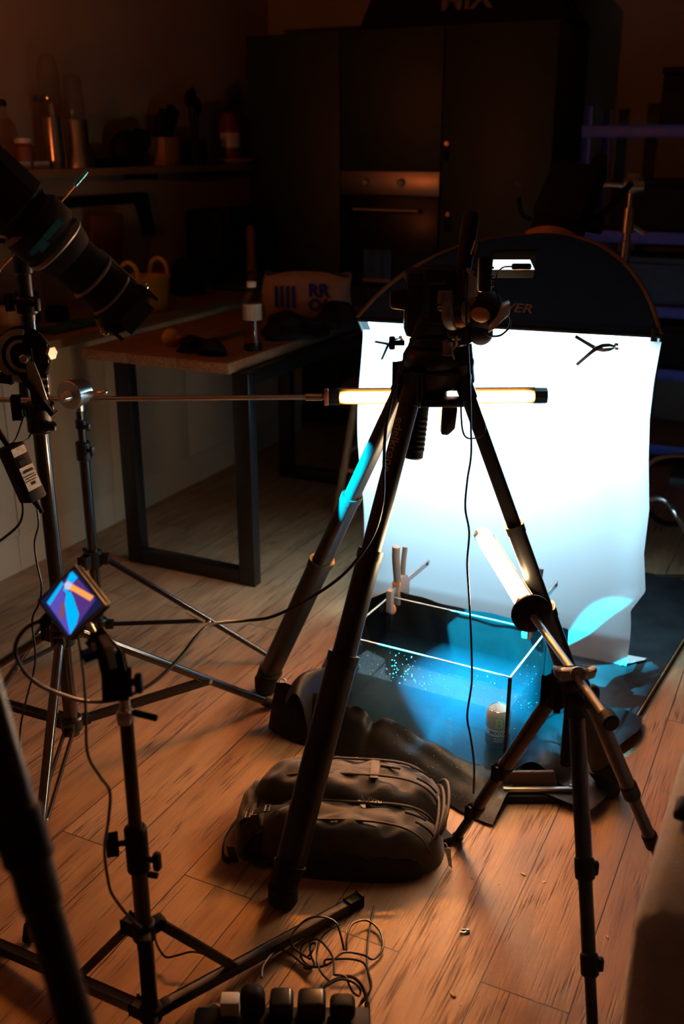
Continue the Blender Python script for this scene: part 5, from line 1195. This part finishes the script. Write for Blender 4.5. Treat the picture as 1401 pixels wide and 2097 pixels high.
scr([uvp(*p_) for p_ in ((137, 1212), (146, 1212), (152, 1225), (163, 1258), (158, 1278), (146, 1300), (139, 1270), (134, 1235))], 2)
scr([uvp(*p_) for p_ in ((128, 1232), (135, 1236), (131, 1262), (124, 1268), (121, 1262))], 4)
scr([uvp(*p_) for p_ in ((133, 1196), (140, 1190), (160, 1202), (194, 1221), (186, 1231), (152, 1211), (134, 1205))], 1)
scr([uvp(*p_) for p_ in ((133, 1197), (140, 1191), (149, 1197), (145, 1206), (136, 1206))], 6)
obj('screen', b, mats, t, fix=False)
b = B(); b.bar(rr(-.35, -1.05, -.016), rr(-.35, -1.45, -.02), .018, .012, bev=.003); obj('plug', b, M['matte'], t)

# ------------------------------------------------------------------ small tripod with the white tube
A3 = V((.475, 1.80, .575))
t = T('travel_tripod', 'small black tripod on the right that holds the white tube light over the tank', 'tripod', V((.475, 1.80, 0)))
f3 = [gz(937, 1722), gz(1362, 1800), V((.478, 1.44, 0))]
b = B(); b.cyl(A3 - UP * .055, A3 - UP * .005, .023, .026, 22, bev=.004); b.box(A3 - UP * .004, (.052, .05, .026), Matrix.Rotation(.3, 3, 'Z'), .006); b.cyl(A3 - UP * .20, A3 - UP * .054, .014, n=18, bev=.002)
for F in f3:
    d = (F - V((A3.x, A3.y, 0))).normalized(); b.box(A3 + d * .034 - UP * .035, (.03, .026, .03), Matrix((d, V((-d.y, d.x, 0)), UP)).transposed(), .006)
obj('crown', b, M['matte'], t)
for F in f3:
    d = (F - V((A3.x, A3.y, 0))).normalized(); s = V((-d.y, d.x, 0)); p = A3 + d * .042 - UP * .042; q = F + UP * .014; ld = (q - p).normalized(); L = (q - p).length
    b = B(); b.cyl(p + ld * .015, p + ld * (L * .52), .0165, .0165, 20, bev=.002); lg = obj('leg', b, M['black'], t)
    b = B(); b.box(p, (.035, .032, .05), Matrix((d, s, UP)).transposed(), .010); obj('hinge', b, M['matte'], lg)
    b = B(); b.cyl(p + ld * (L * .50), p + ld * (L * .80), .0140, n=18); b.cyl(p + ld * (L * .78), q, .0112, n=16); obj('lower_leg', b, M['legmetal'], lg)
    for f_ in (.50, .79):
        b = B(); e = p + ld * (L * f_); b.cyl(e - ld * .022, e + ld * .022, .0195 if f_ < .6 else .0175, n=20, bev=.004); b.box(e + s * .021, (.014, .013, .03), Matrix((d, s, UP)).transposed(), .004); obj('leg_lock', b, M['matte'], lg)
    b = B(); b.ell(q - UP * .001 + ld * 0, (.0145, .0145, .0125)); obj('rubber_foot', b, M['rubber'], lg)
# swivel on top
tA, tB = V((.434, 2.115, .593)), V((.388, 2.577, .596)); td = (tB - tA).normalized()
rodA = A3 + UP * .018; 
t4 = tube_light('white-glowing tube light jutting out over the tank from the small tripod', tA, tB, .0215, V((-.93, 0, .36)), (1.0, .66, .36), TUBE_WARM, 'tube_warm', 'alu', True)
b = B(); b.lathe(tA - td * .052, tB, [(.016, 0), (.040, .008), (.047, .016), (.047, .022), (.030, .040), (.020, .050)], 32); obj('mounting_cup', b, M['matte'], t4)
t = T('support_rod', 'silver rod and clamp on the small tripod that carry the white tube light', 'rod', A3)
rd_ = (tA - td * .05 - A3 - UP * .02).normalized()
b = B(); b.cyl(A3 + UP * .02 - rd_ * .17, tA - td * .053, .0085, n=18, bev=.001); obj('rod', b, M['alu'], t)
b = B(); b.cyl(A3 + UP * .02 - rd_ * .20, A3 + UP * .02 - rd_ * .165, .017, n=18, bev=.004); obj('rod_end', b, M['matte'], t)
b = B(); b.box(A3 + UP * .018, (.070, .034, .022), Matrix.Rotation(.2, 3, 'Z'), .008); b.prism([A3 + V((x, -.012, z)) for x, z in ((-.045, .034), (-.02, .026), (.02, .026), (.045, .034), (.04, .012), (-.04, .012))], V((0, .024, 0)), bev=.004); obj('clamp_plate', b, M['greyplastic'], t)
b = B(); q = A3 + V((.002, -.022, .026)); b.lathe(q + V((0, .008, 0)), q - V((0, .02, -.012)), [(.014, 0), (.015, .003), (.015, .010), (.008, .010), (.007, .006)], 20); obj('clamp_nut', b, M['steel'], t)

# ------------------------------------------------------------------ backpack
BC = V((.015, 2.045, 0)); ba = math.radians(-5)
BX = V((math.cos(ba), math.sin(ba), 0)); BY = V((-math.sin(ba), math.cos(ba), 0))
def bk(x, y, z): return BC + BX * x + BY * y + UP * z
t = T('backpack', 'black and charcoal backpack lying on the floor in front of the tank', 'backpack', BC)
def lobe(cx, cy, lx, ly, h, zb=0.0, pw=.55, sk=0.0, ph=0.0, ridge=.006):
    def f(i, j):
        th = 2 * math.pi * i; a = j * math.pi / 2
        cr = math.cos(a) ** pw if a < math.pi / 2 - 1e-6 else 0.0
        ex_ = lambda v, e: math.copysign(abs(v) ** e, v)
        x = ex_(math.cos(th), .75) * cr; y = ex_(math.sin(th), .8) * cr
        z = math.sin(a) ** .8
        wrk = ridge * math.sin(9 * x + 3 * y + ph) * math.sin(6 * y + 2 * x + ph * 2) + ridge * .5 * math.sin(22 * x - 9 * y + ph)
        hh = h * (1 + .16 * sk * -x)
        return bk(cx + lx * x + sk * .03 * y, cy + ly * y * (1 + .10 * x * sk), zb + z * hh + wrk * z)
    return f
b = B(); b.grid(lobe(.0, .045, .243, .095, .165, pw=.40, sk=.6, ph=1.0), 72, 22, wrap=True); obj('main_compartment', b, M['bagcloth'], t, ang=70)
b = B(); b.grid(lobe(.012, -.065, .222, .083, .128, pw=.42, sk=.7, ph=2.2), 72, 20, wrap=True); obj('front_compartment', b, M['bagcloth'], t, ang=70)
b = B(); b.grid(lobe(.02, -.128, .165, .035, .062, pw=.5, sk=.5, ph=.4), 48, 14, wrap=True); obj('front_pocket', b, M['bagdark'], t, ang=70)
b = B(); b.grid(lobe(-.215, .0, .062, .115, .105, pw=.5, ph=3.0), 48, 14, wrap=True); obj('top_flap', b, M['bagcloth'], t, ang=70)
b = B(); b.grid(lobe(.05, .132, .17, .03, .10, pw=.5, ph=.7), 40, 12, wrap=True); obj('back_panel', b, M['bagdark'], t, ang=70)
def over(fx, n=26, lift=.004): # a cord that follows the top of the bag
    return [fx(k / (n - 1)) for k in range(n)]
def top_of(cx, cy, lx, ly, h, pw=.40):
    def g(x, y):
        u = min(.985, max(abs((x - cx) / lx), 1e-4)); vv = min(.985, abs((y - cy) / ly)); r = min(.99, (u ** 2.5 + vv ** 2.5) ** (1 / 2.5))
        c = r ** (1 / pw); a = math.acos(min(1, c)); return h * math.sin(a) ** .8
    return g
g1 = top_of(.0, .045, .243, .095, .165); g2 = top_of(.012, -.065, .222, .083, .128, .42)
def ztop(x, y): return max(g1(x, y), g2(x, y))
for nm, fy, x0, x1 in (('zip', lambda s: .100 - .012 * math.sin(math.pi * s), -.20, .225), ('piping', lambda s: .012 + .010 * math.sin(math.pi * s), -.19, .225),
                       ('zip', lambda s: -.030 - .008 * math.sin(3 * s), -.17, .212), ('piping', lambda s: -.115 + .010 * math.sin(math.pi * s), -.16, .205)):
    pts = []
    for k in range(28):
        s = k / 27; x = x0 + (x1 - x0) * s; y = fy(s); pts.append(bk(x, y, ztop(x, y) + .003))
    b = B(); b.tube(pts, .0036 if nm == 'zip' else .0030, 8, sub=2); obj(nm, b, M['piping'], t)
for k, yy in enumerate((.03, -.03, -.075)):       # piping round the right end
    pts = []
    for q_ in range(14):
        a = math.radians(-80 + 160 * q_ / 13); pts.append(bk(.215 + .030 * math.cos(a * .9) - .012 * k, .02 + .105 * math.sin(a) - .010 * k, .012 + (.115 - .012 * k) * (.55 + .45 * math.cos(a))))
    b = B(); b.tube(pts, .0042, 8, sub=3); obj('piping', b, M['piping'], t)
b = B()
for x0, y0 in ((.075, .065), (.15, .08), (.165, .035), (.14, -.06), (.165, -.085)):
    pts = [bk(x0 + .05 * s, y0 - .006 * s, ztop(x0 + .05 * s, y0 - .006 * s) + .001) for s in (0, .25, .5, .75, 1)]; b.tube(pts, .0026, 6, sub=2)
obj('pleat_seam', b, M['bagdark'], t)
def web(pts, w_, th=.0016, m='bagdark', nm='strap', flat=UP):
    b = B(); b.tube(pts, (w_ / 2, th), 6, sub=6, flat=flat); return obj(nm, b, M[m], t)
# strap across the valley, side straps and buckles at the left
b = B(); P0 = [bk(.062, y, ztop(.062, y) + .003) for y in (.085, .06, .035, .01)]
for k in range(3): b.bar(P0[k], P0[k + 1], .02, .0022)
obj('cross_strap', b, M['piping'], t)
web([bk(-.10, -.075, ztop(-.10, -.075) + .006), bk(-.17, -.07, .125), bk(-.225, -.06, .100), bk(-.262, -.075, .085), bk(-.288, -.10, .05), bk(-.290, -.115, .012), bk(-.272, -.12, .003)], .022, flat=BY)
b = B(); b.bar(bk(-.262, -.121, .004), bk(-.262, -.155, .075), .020, .0025); obj('strap', b, M['bagdark'], t)
for x, y, z in ((-.238, -.064, .098), (-.222, -.060, .103), (-.190, -.066, .121)):
    b = B(); R_b = Matrix((BX, BY, UP)).transposed(); c = bk(x, y, z)
    b.tube([c + BX * .007 + BY * .012, c + BX * .007 - BY * .012, c - BX * .004 - BY * .012 - UP * .003, c - BX * .004 + BY * .012 - UP * .003], .0022, 6, sub=1, closed=True); obj('buckle', b, M['greyplastic'], t)
web([bk(-.12, .045, .15), bk(-.19, .05, .125), bk(-.235, .065, .085), bk(-.262, .05, .05), bk(-.265, .015, .03), bk(-.235, -.02, .03)], .030, .004, flat=BY)
web([bk(-.20, .095, .09), bk(-.15, .115, .13), bk(-.10, .12, .145), bk(-.09, .10, .15)], .026, .004, flat=BY)
b = B(); c = bk(-.105, .125, .158); b.tube([c + BX * .010 + BY * .012, c + BX * .010 - BY * .012, c - BX * .010 - BY * .012, c - BX * .010 + BY * .012], .0024, 6, sub=1, closed=True); obj('buckle', b, M['steel'], t)
web([bk(-.16, -.08, .09), bk(-.22, -.10, .07), bk(-.235, -.12, .035), bk(-.20, -.13, .012), bk(-.15, -.11, .03)], .026, .004, flat=BY)
# logo and lettering on the front compartment
def dress(me, cx, cy, rot, size, m, nm):
    b = B(); cr, sr = math.cos(rot), math.sin(rot)
    def fn(co):
        x = cx + (co.x * cr - co.y * sr) * size; y = cy + (co.x * sr + co.y * cr) * size; return bk(x, y, ztop(x, y) + .0075)
    b.mesh(me, fn=fn); bmesh.ops.triangulate(b.bm, faces=b.bm.faces); return obj(nm, b, m, t, fix=False)
dress(text_mesh('FLEXVENT', 1.0, 0, .01), .055, -.036, math.radians(174), .0125, M['logo'], 'lettering')
b = B(); cxl, cyl_ = .045, -.060
for r0, r1 in ((.0, .0045), (.006, .0085), (.010, .0125)):
    ring_o = [(r1 * math.cos(math.pi / 2 * k / 8), r1 * math.sin(math.pi / 2 * k / 8)) for k in range(9)]; ring_i = [(r0 * math.cos(math.pi / 2 * k / 8), r0 * math.sin(math.pi / 2 * k / 8)) for k in range(9)]
    for k in range(8):
        q_ = [ring_o[k], ring_o[k + 1], ring_i[k + 1], ring_i[k]]
        if r0 == 0: q_ = q_[:3]
        b.face([bk(cxl + (-x * .9 + y * .2), cyl_ + (-y - .0 * x) + .006, ztop(cxl - x, cyl_ - y) + .0085) for x, y in q_])
obj('emblem', b, M['logo'], t, fix=False)
b = B(); q0 = bk(.232, -.085, .062); b.tube([q0, q0 + V((.006, -.006, .004)), q0 + V((.010, -.010, -.006))], .0012, 6); b.prism([q0 + V((.004, -.012, -.004)), q0 + V((.016, -.012, -.004)), q0 + V((.022, -.016, -.060)), q0 + V((.013, -.016, -.050))], V((.0, .0012, .0))); obj('hang_tag', b, M['label'], t)
b = B(); q = gz(905, 1728); b.box(q + UP * .014, (.045, .035, .026), Matrix.Rotation(.5, 3, 'Z'), .003); tb_ = obj('battery_box', b, M['matte']); tag(tb_, 'small black block on the floor at the right end of the backpack', 'box')

# ------------------------------------------------------------------ power strip, plugs, cable tangle
t = T('power_strip', 'black power strip on the floor at the bottom edge of the picture', 'power strip', V((-.12, 1.44, 0)))
b = B(); b.box(V((-.115, 1.455, .018)), (.34, .075, .034), Matrix.Rotation(.0, 3, 'Z'), .008); obj('body', b, M['matte'], t)
for k in range(4):
    b = B(); b.cyl(V((-.225 + .073 * k, 1.455, .0345)), V((-.225 + .073 * k, 1.455, .0362)), .022, n=24, bev=.0005); obj('socket', b, M['rubber'], t)
def adapter(lab, u0, u1, vtop, hh, dd, m, rnd, name='power_adapter', cat='adapter'):
    Yc = 1.468; z1 = .0355
    a, c = px(u0, vtop + 40, 1.95), px(u1, vtop + 40, 1.95); x0, x1 = a.x, c.x
    t = T(name, lab, cat, V(((x0 + x1) / 2, Yc, z1)))
    b = B(); b.box(V(((x0 + x1) / 2, Yc, z1 + hh / 2 + .001)), (x1 - x0, dd, hh), None, rnd, seg=4); obj('case', b, M[m], t); return t
adapter('tall round-topped black plug adapter, leftmost of the black ones on the power strip', 497, 547, 2003, .066, .045, 'matte', .018)
adapter('black plug adapter with a shiny top, second on the power strip', 556, 603, 2021, .048, .05, 'black', .009)
adapter('wide black plug adapter, third on the power strip', 612, 668, 2021, .048, .05, 'black', .010)
t_ = adapter('black mains plug at the right end of the power strip, under the cables', 676, 727, 2034, .040, .042, 'matte', .013, 'mains_plug', 'plug')
q = px(478, 2050, 1.96); t = T('white_adapter', 'square white charger beside the power strip with a white lead', 'charger', V((q.x, 1.475, 0)))
b = B(); b.box(V((q.x - .002, 1.480, .037)), (.036, .03, .062), None, .003); obj('case', b, M['white'], t)
b = B(); b.tube([V((q.x - .018, 1.478, .042)), px(440, 2057, 1.955), px(415, 2070, 1.95), px(398, 2088, 1.93), px(385, 2110, 1.9)], .0027, 8); obj('lead', b, M['whitecable'], t)
def floor_cable(pts, r, lab, grp=None, m='cable', name='cable', zs=None):
    P = []
    for k, p in enumerate(pts):
        z = p[2] if len(p) > 2 else .012
        P.append(gz(p[0], p[1], z))
    b = B(); b.tube(P, r, 8, sub=5); return tag(obj(name, b, M[m]), lab, 'cable', grp)
zq = lambda L_: [(400 + .357 * x, 1750 + .357 * y, z) for x, y, z in L_]
G_ = 'black leads tangled behind the power strip'
tangle = [
 ('black lead arching low from the round-topped adapter to the right of the tangle', [(380, 705, .05), (395, 630, .04), (470, 550, .02), (550, 572, .008), (620, 630, .012), (700, 645, .02), (770, 625, .03), (850, 562, .03), (960, 575, .02), (1020, 600, .008), (1075, 540, .008), (1060, 440, .008), (985, 378, .012), (900, 400, .02), (872, 470, .02), (866, 550, .012)]),
 ('black lead in a small steep loop at the left of the tangle', [(670, 655, .008), (612, 600, .012), (610, 530, .02), (650, 495, .03), (705, 487, .04), (760, 540, .045), (790, 600, .04), (797, 690, .045)]),
 ('black lead in the tall arch at the top of the tangle', [(660, 600, .02), (570, 540, .02), (548, 490, .03), (575, 430, .04), (640, 372, .05), (720, 355, .055), (800, 385, .05), (828, 440, .04), (855, 550, .012)]),
 ('black lead running straight from behind the backpack down to the strip', [(1025, 300, .006), (1005, 400, .006), (990, 500, .010), (985, 600, .014), (990, 680, .016), (1005, 760, .012), (985, 820, .010), (935, 880, .010), (920, 980, .01)]),
 ('black lead curling right of the tangle beside the plug', [(745, 640, .02), (745, 605, .025), (800, 600, .03), (880, 598, .03), (960, 618, .028), (995, 680, .02), (1008, 770, .014), (950, 850, .01), (945, 980, .01)]),
 ('black lead rising from the third adapter to the top of the tangle', [(770, 725, .05), (725, 680, .04), (700, 620, .03), (702, 540, .03), (730, 470, .035), (790, 420, .04), (830, 402, .035)]),
 ('thick black lead that ends in a small plug at the lower right of the tangle', [(725, 775, .055), (775, 730, .055), (850, 700, .05), (905, 705, .04), (950, 745, .03), (975, 800, .02), (985, 850, .014)]),
 ('black lead looping tightly over the mains plug', [(760, 750, .06), (830, 715, .06), (900, 730, .05), (945, 770, .035), (940, 810, .03), (905, 790, .04), (880, 740, .05), (860, 700, .055), (800, 690, .05)]),
 ('black lead bundled in a short fold at the heart of the tangle', [(640, 590, .012), (668, 560, .03), (690, 510, .03), (660, 520, .02), (664, 580, .014), (682, 630, .008), (650, 655, .006), (620, 645, .006)]),
]
for lab, L_ in tangle: floor_cable(zq(L_), .0024 if 'thick' not in lab else .0034, lab, G_)
b = B(); b.cyl(gz(*zq([(985, 850, .014)])[0]), gz(*zq([(990, 900, .010)])[0]), .0055, .005, 12, bev=.001); b.cyl(gz(*zq([(990, 900, .010)])[0]), gz(*zq([(989, 930, .009)])[0]), .0022, n=8); tag(obj('barrel_plug', b, M['rubber']), 'small black barrel plug at the end of the thick lead', 'plug')
floor_cable([(465, 1976, .03), (430, 1958, .03), (395, 1949, .035), (365, 1956, .03), (340, 1960, .02), (324, 1940, .05), (317, 1920, .09)], .0024, 'thin black lead looping by the foot of the monitor stand')
def cable(pts, r, lab, m='cable', sub=6):
    b = B(); b.tube([px(*p) for p in pts], r, 8, sub=sub); return tag(obj('cable', b, M[m]), lab, 'cable')
cable([(80, 1272, 1.60), (55, 1285, 1.60), (36, 1310, 1.60), (32, 1340, 1.61), (50, 1375, 1.64), (80, 1402, 1.68), (120, 1420, 1.72), (175, 1436, 1.78), (240, 1432, 1.83), (310, 1400, 1.9), (365, 1350, 1.97), (405, 1300, 2.03), (436, 1278, 2.08), (500, 1271, 2.15), (560, 1262, 2.17), (640, 1222, 2.16), (710, 1170, 2.15), (762, 1100, 2.14), (783, 1030, 2.135), (786, 960, 2.13), (790, 880, 2.13), (806, 800, 2.13), (832, 725, 2.14), (862, 650, 2.14)], .0036, 'long black cable sweeping from the monitor up the tripod to the camera')
cable([(958, 560, 2.17), (955, 640, 2.16), (958, 700, 2.17), (962, 780, 2.18), (964, 860, 2.19), (965, 930, 2.2), (957, 985, 2.2), (953, 1040, 2.2), (961, 1090, 2.2), (957, 1150, 2.2), (960, 1210, 2.2), (964, 1280, 2.2), (966, 1340, 2.2), (966, 1400, 2.2), (957, 1465, 2.2), (964, 1510, 2.21), (971, 1565, 2.22), (970, 1625, 2.25)], .0024, 'thin black cable hanging straight down from the camera in front of the tank')
cable([(46, 1030, 2.24), (47, 1050, 2.24), (38, 1075, 2.24), (10, 1100, 2.25), (-30, 1128, 2.26)], .0030, 'thick black cord leaving the power brick toward the left frame edge')
cable([(76, 1043, 2.245), (79, 1075, 2.25), (71, 1110, 2.25), (75, 1150, 2.26), (85, 1200, 2.27), (80, 1235, 2.28), (66, 1270, 2.29), (72, 1330, 2.30), (70, 1370, 2.31), (52, 1440, 2.32), (42, 1490, 2.33), (40, 1540, 2.34), (42, 1580, 2.35), (30, 1616, 2.36), (10, 1640, 2.38)], .0024, 'thin black cord dropping from the power brick down past the monitor')
cable([(160, 1300, 1.60), (166, 1340, 1.60), (173, 1400, 1.59), (176, 1470, 1.58), (180, 1545, 1.57), (205, 1590, 1.58), (225, 1622, 1.58), (222, 1680, 1.60), (214, 1740, 1.62), (221, 1800, 1.64), (232, 1835, 1.66), (270, 1884, 1.70), (290, 1900, 1.72)], .0025, 'thin black cable hanging from the monitor beside its stand')

# ------------------------------------------------------------------ bits on the floor
q = gz(948, 1909); t = T('ring_tab', 'torn silver ring tab lying on the floor right of the backpack', 'ring tab', q)
b = B(); b.tube([q + V((.009 * math.cos(k * math.pi / 7 - 2.4), .006 * math.sin(k * math.pi / 7 - 2.4), .003)) for k in range(10)], lambda s: (.0026, .0012), 8, sub=3); b.ell(q + V((.010, .001, .004)), (.006, .005, .003)); obj('tab', b, M['canmetal'], t)
for u, v, s_, lab in ((1072, 1791, 1.1, 'pale flake on the floor beside the plank seam below the trolley'), (1115, 1806, .9, 'small wood chip left of the small tripod front leg'), (927, 2036, 1.5, 'pale wood sliver near the bottom edge of the floor'), (1243, 1919, .8, 'small chip right of the leg lock of the small tripod'), (968, 1799, .6, 'tiny chip in the tripod leg shadow'), (1022, 1810, .6, 'tiny chip just right of the tripod leg shadow'), (945, 2057, .6, 'tiny chip beside the pale sliver near the bottom edge')):
    q = gz(u, v); rnd = random.Random(u); a = rnd.uniform(0, 3); R = Matrix.Rotation(a, 3, 'Z'); b = B(); b.prism([q + R @ V((x * s_ * .006, y * s_ * .0035, .0006)) for x, y in ((-1, -.7), (.4, -1), (1.1, .2), (.2, .9), (-.9, .6))], UP * .0018 * s_, bev=.0003); tag(obj('wood_chip', b, M['chip']), lab, 'chip', 'debris on the floor')

# ------------------------------------------------------------------ things close to the lens
t = T('foreground_tripod', 'out-of-focus dark tripod leg crossing the lower left corner', 'tripod', V((-.5, 1.06, 0)))
pA, pB = px(-2, 1545, 1.0), px(128, 2000, 1.0); dA = (pB - pA).normalized(); top = pA - dA * (1.52 - pA.z) / -dA.z * 1.0; ftp = pB + dA * ((pB.z - .012) / -dA.z)
b = B(); b.cyl(top, pA + dA * .16, .0215, .0215, 22, bev=.002); lg = obj('leg', b, M['legmetal'], t)
b = B(); b.cyl(pA + dA * .13, ftp, .0185, n=20); obj('lower_leg', b, M['legmetal'], lg)
b = B(); e = pA + dA * .085; b.cyl(e - dA * .03, e + dA * .03, .0255, n=22, bev=.005); b.cyl(e - V((.02, .01, 0)), e - V((.05, .02, -.004)), .010, n=12, bev=.003); obj('leg_lock', b, M['matte'], lg)
b = B(); b.ell(ftp, (.024, .024, .012)); obj('rubber_foot', b, M['rubber'], lg)
for dx in (V((-.55, .25, 0)), V((-.35, -.45, 0))):
    F = V((top.x, top.y, 0)) + dx; b = B(); b.cyl(top, F + UP * .01, .020, n=18, bev=.002); lg2 = obj('leg', b, M['legmetal'], t)
    b = B(); b.ell(F + UP * .012, (.024, .024, .012)); obj('rubber_foot', b, M['rubber'], lg2)
b = B(); b.cyl(top - UP * .03, top + UP * .04, .05, .045, 24, bev=.006); obj('crown', b, M['matte'], t)

# sofa whose arm fills the right edge
ac = px(1294, 1878, 1.34); AH = ac.z; a0_, b0_ = ac.dot(D1), ac.dot(D2)
t = T('sofa', 'grey upholstered sofa arm out of focus at the right edge, close to the camera', 'sofa', rm(a0_ + .4, b0_ + .5, 0))
b = B(); abox(b, a0_, a0_ + .86, b0_, b0_ + .20, .06, AH, .035)
for v in b.bm.verts:
    aa = v.co.dot(D1) - a0_; v.co += UP * (.010 * math.sin(9 * aa + 3 * v.co.dot(D2))) * (1 if v.co.z > .4 else 0)
obj('armrest', b, M['cupshade'], t, ang=60)
b = B(); abox(b, a0_ + .02, a0_ + .80, b0_ + .21, b0_ + .95, .10, .42, .04); obj('seat', b, M['cupshade'], t)
b = B(); abox(b, a0_ + .02, a0_ + .80, b0_ + .78, b0_ + .96, .43, .82, .05); obj('back_cushion', b, M['cupshade'], t)
for da in (.08, .78):
    for db in (.06, .88):
        b = B(); b.cyl(rm(a0_ + da, b0_ + db, .001), rm(a0_ + da, b0_ + db, .062), .02, .025, 14); obj('leg', b, M['matte'], t)
q = px(1396, 1655, 1.52); q = gz(1396, 1655, AH + .012); b = B(); b.box(q, (.05, .02, .018), ROOM, .006); tag(obj('remote_clip', b, M['matte']), 'small black clip lying on the grey sofa arm', 'clip')

# metal chair frame at the far right
t = T('tube_chair', 'pale metal tube chair frame at the right edge behind the sheet', 'chair', gz(1400, 1090))
P = [px(1318, 965, 3.75), px(1340, 942, 3.75), px(1375, 934, 3.75), px(1430, 936, 3.75), px(1520, 945, 3.75)]
b = B(); b.tube(P, .010, 10); obj('upper_tube', b, M['steel'], t)
F1_ = gz(1445, 1150, .012)
P = [px(1318, 1026, 3.8), px(1345, 1020, 3.8), px(1368, 1030, 3.78), px(1392, 1065, 3.72), F1_, F1_ + V((.03, -.06, 0)), F1_ + V((.5, .1, 0))]
b = B(); b.tube(P, .011, 10); obj('lower_tube', b, M['steel'], t)
b = B(); b.box(px(1480, 960, 3.78) - UP * .02, (.36, .36, .04), Matrix.Rotation(-.4, 3, 'Z'), .015); obj('seat', b, M['matte'], t)
b = B(); q = px(1480, 960, 3.78); b.cyl(q - UP * .03, V((q.x, q.y, .02)), .012, n=12); b.cyl(V((q.x - .2, q.y, .012)), V((q.x + .2, q.y, .012)), .012, n=12); obj('post', b, M['steel'], t)
